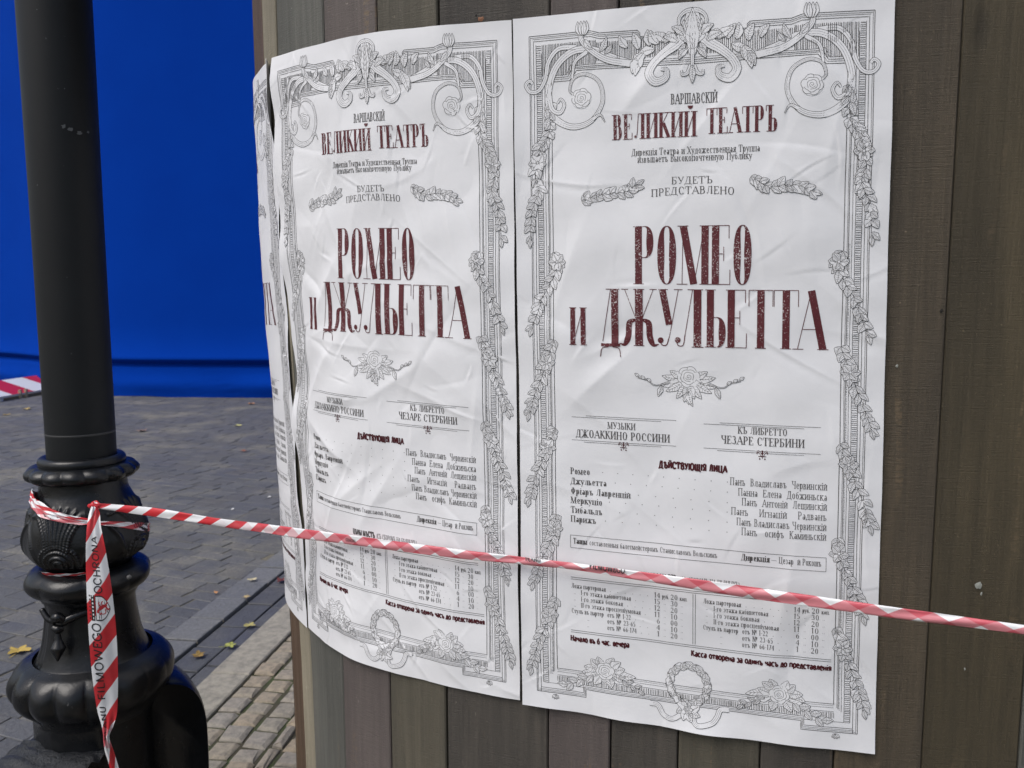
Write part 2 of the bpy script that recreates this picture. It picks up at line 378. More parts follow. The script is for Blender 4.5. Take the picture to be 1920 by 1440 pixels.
# ------------------------------------------------------------------ blue screen
def build_screen():
    base = spline([(-26, 24), (-16, 18.8), (-9.94, 15.3), (-8.2, 14.1), (-6.6, 13.35), (-4, 13.1), (0, 12.95), (6, 12.9), (16, 13.4)], 26)
    zs = np.concatenate([np.linspace(-.055, .42, 14), np.linspace(.44, .60, 12), np.linspace(.64, 9.5, 34)])
    V = []
    for iz, z in enumerate(zs):
        for ix, (x, y) in enumerate(base):
            d = 0.
            # lower hem bulges out, with a horizontal overlapping fold above it
            hb = .055*math.exp(-((z-.16)/.16)**2)*(1+.25*math.sin(x*1.3)+.2*math.sin(x*3.1+1))
            f = .52+.012*x*.0
            d -= hb
            d += .09*math.exp(-((z-f)/.05)**2)
            if z > f: d -= .09*math.exp(-((z-f-.07)/.09)**2)
            d += .05*math.sin(x*.55+.3*z)*min(1, z/3)+.006*math.sin(9*x+5*z)*math.exp(-z*3)
            for cx, sl in ((-7.9, 1.3), (-5.2, -1.5), (-4.6, -1.2), (-9.2, 1.6), (-3.6, 1.1)):   # pulled creases near the hem
                dd = (x-cx)-(z-.05)*sl; d += .022*math.exp(-(dd/.03)**2)*math.exp(-((z-.15)/.2)**2)
            hem = .035*max(0, math.sin(x*1.9+.8))*max(0, 1-z/.3) if z < .3 else 0
            V.append((x, y+d, z+hem*.7))
    me = mesh('blue_screen', V, grid_faces(len(zs), len(base)), SCREEN, True)
    o = obj('blue_screen', me)
    tag(o, 'tall bright blue chroma-key fabric screen closing off the street behind the lamp post', 'screen')
build_screen()

# ------------------------------------------------------------------ striped barrier board lying by the screen
def build_barrier():
    root = bpy.data.objects.new('barrier_board', None); COL.objects.link(root)
    a = ground([(-20, 757)], RZ)[0]; b = ground([(150, 727)], RZ)[0]
    ax = (b-a); L = float(np.hypot(ax[0], ax[1])); ang = math.atan2(ax[1], ax[0])
    root.location = (a[0], a[1], RZ+.05); root.rotation_euler = (0, 0, ang)
    k = NB('barrier_stripes'); tcv = k.n('UVMap'); sp = k.n('SeparateXYZ'); k.l(tcv.outputs[0], sp.inputs[0])
    f = k.math('FRACT', k.math('DIVIDE', k.math('ADD', sp.outputs[0], k.math('MULTIPLY', sp.outputs[1], .15)), 1.0))
    k.color(k.mix(k.ramp(f, [(0, (0, 0, 0)), (.49, (0, 0, 0)), (.51, (1, 1, 1)), (1, (1, 1, 1))]), (.72, .74, .76), (.52, .02, .03))); k.rough(.35)
    Wd, th, tilt = .55, .035, math.radians(20)
    V = [(x, y, z) for x in (0, L) for y in (0, Wd) for z in (0, th)]
    V = [(x, y*math.cos(tilt)-z*math.sin(tilt), y*math.sin(tilt)+z*math.cos(tilt)) for x, y, z in V]
    Fc = [(0, 1, 3, 2), (4, 6, 7, 5), (0, 4, 5, 1), (2, 3, 7, 6), (0, 2, 6, 4), (1, 5, 7, 3)]
    frame = mat_plain('white_plastic', (.66, .68, .70), .4)
    me = mesh('board', V, Fc, [k.m, frame], mi=[1, 1, 1, 1, 1, 0])
    uv = me.uv_layers.new(name='UVMap')
    for p in me.polygons:
        for li in p.loop_indices:
            vi = me.loops[li].vertex_index; uv.data[li].uv = ((vi//4)*L, ((vi//2) % 2)*Wd)
    obj('board', me, root)
    rust = mat_plain('galvanised_bracket', (.34, .28, .2), .5)
    for t in (.30, .36, .62):
        Vb = [(x, y, z) for x in (L*t, L*t+.035) for y in (-.02, .02) for z in (-.05, .09)]
        obj('bracket', mesh('bracket', Vb, Fc, rust), root)
    for t in (.12, .9):
        Vb = [(x, y, z) for x in (L*t, L*t+.06) for y in (.02, .3) for z in (-.05, .02)]
        obj('foot', mesh('foot', Vb, Fc, frame), root)
    tag(root, 'red and white striped barrier board lying on the paving in front of the blue screen', 'barrier')
build_barrier()

# ================================================================== advertising column: plan curve
S = 1.25
_pl = np.array([(.72, .985), (.60, .992), (.491, 1.007), (.4515, 1.0135), (.385, 1.0255), (.318, 1.040), (.2316, 1.0625), (.140, 1.091), (.075, 1.112), (.010, 1.134), (-.05, 1.154), (-.107, 1.176), (-.197, 1.221), (-.262, 1.264), (-.322, 1.321), (-.372, 1.388), (-.423, 1.473), (-.457, 1.555), (-.478, 1.66), (-.47, 1.79), (-.40, 1.92), (-.28, 2.04), (-.05, 2.12), (.35, 2.15), (.85, 2.12), (1.2, 2.03), (1.42, 1.86), (1.5, 1.65), (1.46, 1.4), (1.33, 1.2), (1.15, 1.08), (.95, 1.01)])*S
_pl = _pl[::-1]
def catmull_closed(P, n=60):
    N = len(P); o = []
    for i in range(N):
        p0, p1, p2, p3 = P[i-1], P[i], P[(i+1) % N], P[(i+2) % N]; t = np.linspace(0, 1, n, endpoint=False)[:, None]
        o.append(.5*((2*p1)+(-p0+p2)*t+(2*p0-5*p1+4*p2-p3)*t**2+(-p0+3*p1-3*p2+p3)*t**3))
    return np.concatenate(o)
PC = catmull_closed(_pl)
for _ in range(60): PC = .25*np.roll(PC, 1, 0)+.5*PC+.25*np.roll(PC, -1, 0)
PC = np.roll(PC, -int(np.argmax(PC[:, 1])), 0)
if PC[20, 0] > PC[0, 0]: PC = np.roll(PC[::-1], 1, 0)
PCc = np.vstack([PC, PC[:1]])
PS = np.concatenate([[0], np.cumsum(np.hypot(*np.diff(PCc, axis=0).T))]); PL = PS[-1]
_tg = np.roll(PC, -1, 0)-np.roll(PC, 1, 0); _tg /= np.hypot(_tg[:, 0], _tg[:, 1])[:, None]
PN = np.stack([_tg[:, 1], -_tg[:, 0]], 1)
if (PN*(PC-PC.mean(0))).sum() < 0: PN = -PN
PNc = np.vstack([PN, PN[:1]])
def plan(s, d=0.):
    s = np.mod(s, PL)
    x = np.interp(s, PS, PCc[:, 0]); y = np.interp(s, PS, PCc[:, 1])
    nx = np.interp(s, PS, PNc[:, 0]); ny = np.interp(s, PS, PNc[:, 1]); l = np.hypot(nx, ny); nx = nx/l; ny = ny/l
    return x+nx*d, y+ny*d, nx, ny
def sstep(x, a, b):
    t = np.clip((np.asarray(x, float)-a)/(b-a), 0, 1); return t*t*(3-2*t)
def lean(s, h):      # the left flank leans out towards its top
    return (1-sstep(s, 1.66, 1.98))*sstep(s, .4, 1.2)*(.042*sstep(h, .5, 2.1)-.013)
COLTOP = 2.75
def cast1(px):       # pixel -> (arc position, height) on the cladding
    r_ = ray([px])[0]; a = math.atan2(r_[0], r_[1]); ss = np.linspace(1.6, 3.6, 2001); X, Y, _, _ = plan(ss)
    k = int(np.argmin(np.abs(np.arctan2(X, Y)-a))); return ss[k], CH+math.hypot(X[k], Y[k])*r_[2]/math.hypot(r_[0], r_[1])
def build_column():
    root = bpy.data.objects.new('advertising_column', None); COL.objects.link(root); root.location = (.65, 1.95, 0)
    n = 160; ss = np.linspace(0, PL, n, endpoint=False); V = []
    for z in (0., COLTOP-.03):
        X, Y, _, _ = plan(ss, -.030); V += list(zip(X, Y, np.full(n, z)))
    Fc = grid_faces(2, n, True)+[tuple(range(n, 2*n))]
    o = obj('inner_frame', mesh('inner_frame', V, Fc, INSIDE)); o.parent = root; o.matrix_parent_inverse = Matrix.Translation(-root.location)
    b = [1.20, 1.365, 1.50, 1.662, 1.741, 1.907, 2.046, 2.1785, 2.383, 2.4995, 2.619, 2.757, 2.876, 3.014, 3.164]
    kinds = ['dark', 'umber', 'bark', 'pale', 'grey', 'mauve', 'olive', 'dark', 'mauve', 'dark', 'olive', 'dark', 'umber', 'moss']
    gaps = {5: .001, 6: .0048, 7: .0045, 8: .003, 9: .003, 10: .0025, 11: .0025, 12: .0025, 13: .0016, 14: .002}
    s = b[-1]; rr = random.Random(3)
    while s < PL+b[0]-.2:
        wdt = rr.choice((.12, .135, .15, .14)); s += wdt; b.append(s); kinds.append(rr.choice(['dark', 'umber', 'olive', 'moss', 'grey']))
    b.append(PL+b[0]); kinds.append('umber')
    zs = np.linspace(.0, COLTOP, 12)
    for i in range(len(b)-1):
        g0, g1 = gaps.get(i, .0022)/2, gaps.get(i+1, .0022)/2
        sa, sb = b[i]+g0, b[i+1]-g1
        if sb-sa < .02: continue
        proud = rr.uniform(-.0015, .0015); nc = 3 if sb-sa < .06 else 5
        V, UV = [], []; ts = np.linspace(0, 1, nc)
        xa, ya, nxa, nya = plan(sa); xb, yb, nxb, nyb = plan(sb); nx, ny = (nxa+nxb)/2, (nya+nyb)/2; l = math.hypot(nx, ny); nx /= l; ny /= l
        cup = rr.uniform(-.001, .001)
        W = sb-sa
        def row(z, inset, dep):
            r = []
            for t in ts:
                tt = inset+(1-2*inset)*t; s_ = sa+(sb-sa)*tt
                d = proud+float(lean(s_, z))+dep+cup*math.sin(math.pi*t)
                r.append((xa+(xb-xa)*tt+nx*d, ya+(yb-ya)*tt+ny*d, z))
            return r
        e = .0022/W
        ring = []     # front face, rounded edges, sides, back
        for z in zs:
            f = row(z, e, 0.); bl = row(z, 0, -.0022); bk = row(z, 0, -.026)
            prof = [bk[0], bl[0]]+f+[bl[-1], bk[-1]]
            ring.append(prof)
        m = len(ring[0]); V = [p for r_ in ring for p in r_]
        Fc = grid_faces(len(zs), m)+[tuple(range(m))[::-1], tuple((len(zs)-1)*m+j for j in range(m))]
        us = [-.03, -.004]+[W*(e+(1-2*e)*t) for t in ts]+[W+.004, W+.03]
        me = mesh('plank', V, Fc, WOOD[kinds[i]]); uv = me.uv_layers.new(name='UVMap')
        for p in me.polygons:
            for li in p.loop_indices:
                vi = me.loops[li].vertex_index; uv.data[li].uv = (us[vi % m], zs[vi//m])
        o = obj('plank', me); o.parent = root; o.matrix_parent_inverse = Matrix.Translation(-root.location)
    def blob(name, px, r0, m, pts=11, sx=1., rot=0., d=.0012, seed=1):
        q = cast1(px); r_ = random.Random(seed); V = []
        for k in range(pts):
            a = 2*math.pi*k/pts; rr = r0*r_.uniform(.6, 1.2); du, dv = rr*math.cos(a)*sx, rr*math.sin(a)
            s_, h_ = q[0]+du*math.cos(rot)-dv*math.sin(rot), q[1]+du*math.sin(rot)+dv*math.cos(rot)
            X, Y, _, _ = plan(s_, d+.0016); V.append((float(X), float(Y), h_))
        X, Y, _, _ = plan(q[0], d+.0024); V.append((float(X), float(Y), q[1]))
        o = obj(name, mesh(name, V, [(k, (k+1) % pts, pts) for k in range(pts)], m)); o.parent = root; o.matrix_parent_inverse = Matrix.Translation(-root.location)
    rust = mat_plain('rusty_screw', (.20, .085, .04), .7); wht = mat_plain('white_paint_splash', (.30, .31, .28), .7); hole = mat_plain('dark_nail_hole', (.012, .01, .008), .9)
    blob('screw_head', (903, 37), .0050, rust, 10, 1., 0., .003, 2); blob('nail_hole', (894, 30), .0022, hole, 8)
    blob('paint_splash', (1834, 1096), .0075, wht, 13, .8, .2, .001, 4); blob('paint_splash', (1838, 1112), .0035, wht, 9, .5, 0., .001, 6); blob('paint_splash', (1807, 1253), .0028, wht, 9, .6, .3, .001, 8)
    blob('nail_hole', (1764, 583), .0034, hole, 9, .8); blob('nail_hole', (1681, 686), .0026, wht, 8); blob('nail_hole', (1640, 1190), .002, hole, 8)
    # top cap ring
    V = []
    for z, d in ((COLTOP, .05), (COLTOP+.10, .05), (COLTOP+.10, -.3), (COLTOP+.35, -.45)):
        X, Y, _, _ = plan(ss, d); V += list(zip(X, Y, np.full(n, z)))
    Fc = grid_faces(4, n, True)+[tuple(range(3*n, 4*n))]
    o = obj('roof_cap', mesh('roof_cap', V, Fc, WOOD['umber'])); o.parent = root; o.matrix_parent_inverse = Matrix.Translation(-root.location)
    # plinth board at the foot
    V = []
    for z, d in ((0, .018), (.16, .018), (.165, .0)):
        X, Y, _, _ = plan(ss, d); V += list(zip(X, Y, np.full(n, z)))
    o = obj('plinth', mesh('plinth', V, grid_faces(3, n, True), WOOD['dark'])); o.parent = root; o.matrix_parent_inverse = Matrix.Translation(-root.location)
    tag(root, 'rounded advertising column clad in upright weathered brown planks', 'column')
build_column()

# ================================================================== print engine: strokes and glyphs
class Print:
    """collects ribbons in poster millimetres (x right, y down) with a small height above the paper"""
    def __init__(s): s.V = []; s.F = []; s.M = []; s.k = 0; s.base = .00040; s.cuts = []; s.mod = 40
    def lay(s): s.k += 1; return s.base+(s.k % s.mod)*1.1e-5
    def top(s): return s.base+(s.k % s.mod)*1.1e-5
    def ribbon(s, P, W, m=0, maxs=5., off=None):
        P = np.asarray(P, float)
        if len(P) < 2: return
        W = np.broadcast_to(np.asarray(W, float), (len(P),))
        Q, Wq = [P[0]], [W[0]]
        for a, b, wa, wb in zip(P[:-1], P[1:], W[:-1], W[1:]):
            n = max(1, int(math.ceil(np.hypot(*(b-a))/maxs)))
            for i in range(1, n+1): Q.append(a+(b-a)*i/n); Wq.append(wa+(wb-wa)*i/n)
        Q = np.array(Q); Wq = np.array(Wq); T = np.gradient(Q, axis=0); T /= (np.hypot(T[:, 0], T[:, 1])+1e-9)[:, None]
        N = np.stack([-T[:, 1], T[:, 0]], 1); nc = 1+max(1, int(math.ceil(Wq.max()/5.)))
        o = s.lay() if off is None else off; b = len(s.V)
        for q, n_, w_ in zip(Q, N, Wq):
            for j in range(nc): p = q+n_*w_*(j/(nc-1)-.5); s.V.append((p[0], p[1], o))
        f = [(b+i*nc+j, b+i*nc+j+1, b+(i+1)*nc+j+1, b+(i+1)*nc+j) for i in range(len(Q)-1) for j in range(nc-1)]
        s.F += f; s.M += [m]*len(f)
    def strip(s, A, Bp, m):      # fill between two side lines
        o = s.lay(); b = len(s.V)
        for p, q in zip(A, Bp): s.V += [(p[0], p[1], o), ((p[0]+q[0])/2, (p[1]+q[1])/2, o), (q[0], q[1], o)]
        f = [(b+3*i+j, b+3*i+j+1, b+3*i+j+4, b+3*i+j+3) for i in range(len(A)-1) for j in (0, 1)]
        s.F += f; s.M += [m]*len(f)
    def disc(s, x, y, r, m, n=9):
        o = s.lay(); b = len(s.V); s.V.append((x, y, o)); nr = max(1, int(math.ceil(r/3.)))
        for q in range(1, nr+1):
            for i in range(n): s.V.append((x+r*q/nr*math.cos(2*math.pi*i/n), y+r*q/nr*math.sin(2*math.pi*i/n), o))
        s.F += [(b, b+1+i, b+1+(i+1) % n) for i in range(n)]; s.M += [m]*n
        for q in range(nr-1):
            for i in range(n): s.F.append((b+1+q*n+i, b+1+q*n+(i+1) % n, b+1+(q+1)*n+(i+1) % n, b+1+(q+1)*n+i)); s.M.append(m)

GL = {
'А': (.72, 'h .05 0 .36 1;t .36 1 .66 0;h .17 .34 .55 .34;f .06 0;f .66 0'),
'Б': (.60, 'S .14 0 1;h .14 1 .52 1;h .52 1 .52 .80;h .14 .56 .3 .56;a .3 .28 .24 .28 -90 90;h .14 0 .3 0'),
'В': (.62, 'S .14 0 1;h .14 1 .3 1;a .30 .77 .2 .23 -90 90;h .14 .54 .3 .54;a .3 .27 .25 .27 -90 90;h .14 0 .3 0'),
'Г': (.56, 'S .14 0 1;h .14 1 .52 1;h .52 1 .52 .76'),
'Д': (.74, 'h .12 0 .30 1;V .54 0 1;h .22 1 .64 1;h .02 0 .70 0;h .03 0 .03 -.2;h .69 0 .69 -.2'),
'Е': (.58, 'S .14 0 1;h .14 1 .5 1;h .5 1 .5 .78;h .14 .52 .36 .52;h .36 .64 .36 .40;h .14 0 .53 0;h .53 0 .53 .25'),
'Ж': (.95, 'S .47 0 1;h .08 1 .47 .5;h .86 1 .47 .5;t .42 .5 .13 0;t .52 .5 .81 0;f .08 1;f .86 1;f .1 0;f .84 0'),
'З': (.56, 'a .25 .75 .2 .25 -90 150;a .25 .27 .25 .27 -150 90'),
'И': (.74, 'S .14 0 1;S .60 0 1;h .17 .05 .57 .95'),
'Й': (.74, 'S .14 0 1;S .60 0 1;h .17 .05 .57 .95;a .37 1.24 .13 .12 180 360'),
'К': (.68, 'S .14 0 1;h .16 .45 .54 1;t .28 .58 .60 0;f .54 1;f .60 0'),
'Л': (.72, 'S .56 0 1;h .28 1 .56 1;h .30 1 .22 .18;h .22 .18 .14 .04;b .12 .09 .06'),
'М': (.88, 'h .10 0 .12 1;t .13 1 .42 0;h .43 0 .70 1;S .72 0 1;f .10 0;f .12 1'),
'Н': (.74, 'S .14 0 1;S .6 0 1;h .14 .52 .6 .52'),
'О': (.72, 'a .36 .5 .29 .5 0 360'),
'П': (.74, 'S .14 0 1;S .6 0 1;h .1 1 .64 1'),
'Р': (.60, 'S .14 0 1;h .14 1 .3 1;a .3 .73 .24 .27 -90 90;h .14 .46 .3 .46'),
'С': (.66, 'a .36 .5 .29 .5 42 318;h .58 .86 .58 .66'),
'Т': (.68, 'S .34 0 1;h .04 1 .64 1;h .04 1 .04 .72;h .64 1 .64 .72'),
'У': (.66, 't .1 1 .36 .36;h .58 1 .32 .12;h .32 .12 .2 .03;b .17 .09 .055;f .1 1;f .58 1'),
'Ф': (.80, 'S .4 0 1;a .4 .52 .32 .30 0 360'),
'Х': (.70, 't .1 1 .6 0;h .1 0 .6 1;f .1 1;f .6 0;f .1 0;f .6 1'),
'Ц': (.78, 'S .14 0 1;S .58 0 1;h .1 0 .72 0;h .71 0 .71 -.2'),
'Ч': (.68, 'S .54 0 1;V .14 .66 1;a .34 .66 .2 .18 180 270;h .34 .48 .54 .48;f .14 1'),
'Ш': (.98, 'S .14 0 1;S .48 0 1;S .82 0 1;h .1 0 .86 0'),
'Щ': (1.02, 'S .14 0 1;S .48 0 1;S .82 0 1;h .1 0 .96 0;h .95 0 .95 -.2'),
'Ъ': (.74, 'S .27 0 1;h .04 1 .27 1;h .04 1 .04 .78;h .27 .5 .44 .5;a .44 .25 .23 .25 -90 90;h .27 0 .44 0'),
'Ы': (.88, 'S .14 0 1;h .14 .5 .3 .5;a .3 .25 .22 .25 -90 90;h .14 0 .3 0;S .74 0 1'),
'Ь': (.60, 'S .14 0 1;h .14 .52 .3 .52;a .3 .26 .24 .26 -90 90;h .14 0 .3 0'),
'Э': (.64, 'a .28 .5 .29 .5 -138 138;h .24 .5 .56 .5'),
'Ю': (1.0, 'S .14 0 1;h .14 .5 .36 .5;a .64 .5 .27 .5 0 360'),
'Я': (.64, 'S .5 0 1;h .5 1 .34 1;a .34 .74 .22 .26 90 270;h .34 .48 .5 .48;t .36 .48 .12 0;f .12 0'),
'І': (.30, 'S .15 0 1'),
'Ѣ': (.76, 'S .28 0 1;h .04 .8 .54 .8;h .28 .5 .44 .5;a .44 .25 .23 .25 -90 90;h .28 0 .44 0'),
'а': (.50, 'a .22 .18 .15 .18 0 360;V .40 0 .48;a .26 .48 .14 .18 0 150'),
'б': (.54, 'a .27 .30 .20 .30 0 360;h .09 .4 .14 .78;h .14 .78 .44 .98'),
'е': (.52, 'a .27 .34 .20 .34 0 320;h .08 .38 .47 .38'),
'о': (.54, 'a .27 .34 .21 .34 0 360'), 'с': (.50, 'a .27 .34 .20 .34 45 315'),
'р': (.54, 'V .11 -.3 .66;f .11 -.3;f .08 .66;a .29 .34 .19 .34 0 360'),
'у': (.52, 't .08 .66 .28 .06;h .45 .66 .17 -.28;b .1 -.26 .05;f .08 .66;f .45 .66'),
'ф': (.68, 'V .34 -.3 1;f .34 -.3;a .34 .34 .27 .33 0 360'),
'і': (.26, 'S .13 0 .66;b .13 .90 .07'),
'0': (.56, 'a .28 .5 .21 .5 0 360'), '1': (.40, 'S .22 0 1;h .22 1 .08 .82'),
'2': (.56, 'a .27 .72 .20 .28 -35 165;h .44 .56 .08 .04;t .08 .04 .5 .04'), '3': (.54, 'a .25 .75 .2 .25 -90 150;a .25 .27 .23 .27 -150 90'),
'4': (.58, 'V .40 0 1;h .40 1 .05 .3;h .05 .3 .54 .3;f .4 0'), '5': (.54, 'h .12 1 .46 1;h .12 1 .12 .55;a .25 .31 .22 .31 -140 120'),
'6': (.56, 'a .29 .3 .2 .3 0 360;h .10 .3 .16 .7;h .16 .7 .42 1'), '7': (.52, 'h .06 1 .48 1;t .46 1 .2 0'),
'.': (.24, 'b .1 .06 .07'), ',': (.24, 'b .1 .06 .07;h .1 .06 .06 -.14'), '-': (.36, 'h .05 .4 .3 .4'), '—': (.8, 'h .05 .4 .74 .4'),
'„': (.36, 'b .1 .12 .05;b .24 .12 .05'), '(': (.32, 'a .42 .45 .3 .6 120 240'), ')': (.32, 'a -.1 .45 .3 .6 -60 60'),
'N': (.76, 'S .14 0 1;S .62 0 1;t .14 1 .62 0'), '№': (1.12, 'S .14 0 1;S .58 0 1;t .14 1 .58 0;a .86 .72 .14 .26 0 360;h .74 .34 1 .34'),
'L': (.54, 'S .14 0 1;h .14 0 .5 0'), 'U': (.72, 'V .14 .32 1;V .58 .32 1;a .36 .32 .22 .32 180 360'),
'F': (.54, 'S .14 0 1;h .14 1 .5 1;h .14 .52 .42 .52'), 'I': (.28, 'S .14 0 1'), 'R': (.66, 'S .14 0 1;h .14 1 .32 1;a .32 .74 .22 .26 -90 90;h .14 .48 .32 .48;t .32 .48 .58 0'),
'W': (1.0, 't .06 1 .27 0;t .27 0 .5 .95;t .5 .95 .73 0;t .73 0 .94 1'), 'G': (.72, 'a .37 .5 .3 .5 40 330;h .64 .42 .64 .1;h .42 .44 .66 .44'),
}
for a_, b_ in zip('ACEHKMOPT', 'АСЕНКМОРТ'): GL[a_] = GL[b_]
LOWSET = 'вгджзийклмнптхцчшщъыьэюяѣ'
def glyph(ch):
    if ch in GL: return GL[ch], 1., 1.
    if ch.upper() in GL and ch in LOWSET: return GL[ch.upper()], .80, .67
    return None, 1., 1.
def draw_glyph(pr, ch, x, y, sx, sy, thick, thin, m, sans=False, rot=None, serif=.11):
    """x, y: baseline origin in mm; sx, sy: mm per em; rot: optional function mapping (x,y)->(x,y)"""
    g_, kx_, ky_ = glyph(ch)
    if g_ is None: return
    T = (lambda p: (x+p[0]*sx*kx_, y-p[1]*sy*ky_))
    R_ = rot or (lambda q: q)
    sw = serif*sy*.55+thick*.55
    def rib(pts, wd):
        pr.ribbon([R_(q) for q in pts], wd, m)
    def serif_at(px, py):
        if sans: return
        q = T((px, py)); rib([(q[0]-sw, q[1]), (q[0]+sw, q[1])], thin)
    for tok in g_[1].split(';'):
        t = tok.split(); c = t[0]; v = [float(z) for z in t[1:]]
        if c in 'SV':
            a, b = T((v[0], v[1])), T((v[0], v[2])); rib([a, b], thick)
            if c == 'S': serif_at(v[0], v[1]); serif_at(v[0], v[2])
        elif c == 'h': rib([T(v[:2]), T(v[2:])], thin if not sans else thick*.86)
        elif c == 't': rib([T(v[:2]), T(v[2:])], thick)
        elif c == 'f': serif_at(v[0], v[1])
        elif c == 'b': q = R_(T(v[:2])); pr.disc(q[0], q[1], max(v[2]*sy*ky_, thin), m)
        elif c == 'a':
            cx, cy, rx, ry, a0, a1 = v; n = max(6, int(abs(a1-a0)/(14 if sy < 30 else 7)))
            th = np.radians(np.linspace(a0, a1, n+1)); full = abs(a1-a0) >= 359
            px = x+(cx+rx*np.cos(th))*sx*kx_; py = y-(cy+ry*np.sin(th))*sy*ky_
            # pen: thick on the upright flanks; shift inwards so that the outer edge keeps its size
            wv = thin+(thick-thin)*np.abs(np.cos(th))**1.4 if not sans else np.full(n+1, thick)
            ox = -np.sign(np.cos(th))*np.minimum(wv/2, .5*rx*sx*kx_)*np.abs(np.cos(th)) if not sans else 0*th
            rib(list(zip(px+ox, py)), wv)
def text_width(s): return sum((glyph(c)[0][0]*glyph(c)[1] if glyph(c)[0] else .34)+.035 for c in s)
def text(pr, s, x0, x1, base, cap, m=0, wt=.14, thin=.055, sans=False, arch=0., minw=.55, slope=0.):
    W = text_width(s); sx = (x1-x0)/W; x = x0
    thick = max(wt*min(cap, sx*1.15), minw); th = max(thin*cap, minw*.62)
    for ch in s:
        g_, kx_, _ = glyph(ch); adv = ((g_[0]*kx_) if g_ else .34)+.035
        if g_:
            pr.cuts.append(len(pr.F)); t = (x+adv*sx/2-(x0+x1)/2)/((x1-x0)/2+1e-6); yb = base-arch*(1-t*t)
            draw_glyph(pr, ch, x, yb, sx, cap, thick, th, m, sans)
        x += adv*sx

# ------------------------------------------------------------------ ornament drawing
LW = .76
def leaf(pr, x, y, ang, L, W, bend=.15, veins=3, lw=LW):
    t = np.linspace(0, 1, 9); c, s = math.cos(ang), math.sin(ang)
    cy = bend*L*np.sin(math.pi*t)*.5; hw = W*.5*np.sin(math.pi*np.clip(t, 0, 1)**.85)**.9*(1+.10*np.sin(t*17))
    def tr(px, py): return np.stack([x+px*c-py*s, y+px*s+py*c], 1)
    A = tr(t*L, cy+hw); B_ = tr(t*L, cy-hw); C_ = tr(t*L, cy)
    pr.strip(A, B_, 1); o = pr.top()+6e-6; pr.ribbon(A, lw, 0, off=o); pr.ribbon(B_, lw, 0, off=o); pr.ribbon(C_[:8], lw*.7, 0, off=o)
    for k in (range(2, 8) if veins > 1 else ()):
        for e in (A, B_): pr.ribbon([C_[k-1], C_[k-1]*.18+e[k]*.82], lw*.62, 0, off=o)
def rose(pr, x, y, r, lw=LW):
    pr.disc(x, y, r, 1, 16)
    def ringp(rr, n, amp, ph, a0=0., a1=2*math.pi):
        th = np.linspace(a0, a1, 40); q = rr*(1+amp*np.abs(np.sin(n*(th-ph)/2))); return np.stack([x+q*np.cos(th), y+q*np.sin(th)*.95], 1)
    pr.ribbon(ringp(r*.86, 6, .16, .3), lw, 0); pr.ribbon(ringp(r*.62, 5, .15, .9, .4, 5.6), lw*.9, 0); pr.ribbon(ringp(r*.40, 4, .15, .2, 1.2, 7.0), lw*.85, 0)
    th = np.linspace(0, 9, 30); q = r*(.04+.028*th); pr.ribbon(np.stack([x+q*np.cos(th), y+q*np.sin(th)], 1), lw*.8, 0)
    for k in range(6):
        a = k*1.05+.3; pr.ribbon([(x+r*.66*math.cos(a), y+r*.63*math.sin(a)), (x+r*.86*math.cos(a+.12), y+r*.82*math.sin(a+.12))], lw*.6, 0)
def scroll(pr, P, w0, w1, lw=LW, inner=2, n=8, taper=None):
    Q = spline(P, n); t = np.linspace(0, 1, len(Q)); W = w0+(w1-w0)*t if taper is None else np.interp(t, taper[0], taper[1])
    T = np.gradient(Q, axis=0); T /= (np.hypot(T[:, 0], T[:, 1])+1e-9)[:, None]; N = np.stack([-T[:, 1], T[:, 0]], 1)
    A, B_ = Q+N*W[:, None]/2, Q-N*W[:, None]/2
    pr.strip(A, B_, 1); o = pr.top()+6e-6; pr.ribbon(A, lw, 0, off=o); pr.ribbon(B_, lw, 0, off=o)
    for i in range(inner):
        f = (i+1)/(inner+1)-.5; pr.ribbon((Q+N*(W*f)[:, None])[3:-3], lw*.55, 0, off=o)
def hatch(pr, x0, x1, y0, y1, step, vert, r, lw=.9):
    if vert:
        x = x0
        while x < x1: pr.ribbon([(x, y0+r.uniform(0, 1)), (x+r.uniform(-.3, .3), y1-r.uniform(0, 1.2))], lw*r.uniform(.7, 1.15), 0, 20); x += step*r.uniform(.8, 1.2)
    else:
        y = y0
        while y < y1: pr.ribbon([(x0+r.uniform(0, .6), y), (x1-r.uniform(0, .8), y+r.uniform(-.3, .3))], lw*r.uniform(.7, 1.15), 0, 20); y += step*r.uniform(.8, 1.2)
def sprig(pr, P, n, L, W, r, flower=None):
    Q = spline(P, 10); pr.ribbon(Q, LW*.9, 0)
    idx = np.linspace(0, len(Q)-2, n).astype(int)
    for j, i in enumerate(idx):
        d = Q[i+1]-Q[i]; a = math.atan2(d[1], d[0]); k = 1-.25*abs(j/(n-1)-.45)
        for sgn in (-1, 1):
            if j == n-1 and sgn < 0: continue
            leaf(pr, Q[i][0], Q[i][1], a+sgn*r.uniform(.45, .85), L*k*r.uniform(.8, 1.15), W*r.uniform(.8, 1.1), r.uniform(-.25, .25), 2)
    leaf(pr, Q[-1][0], Q[-1][1], a, L*.9, W*.7, 0, 2)
    if flower is not None:
        q = Q[int(flower*(len(Q)-1))]
        for k in range(6): leaf(pr, q[0], q[1], k*1.05+r.uniform(-.2, .2), L*.85, W*1.15, r.uniform(-.2, .2), 2)
        pr.disc(q[0], q[1], 2.3, 1); th = np.linspace(0, 6.28, 10); pr.ribbon(np.stack([q[0]+2.3*np.cos(th), q[1]+2.3*np.sin(th)], 1), LW*.8, 0)

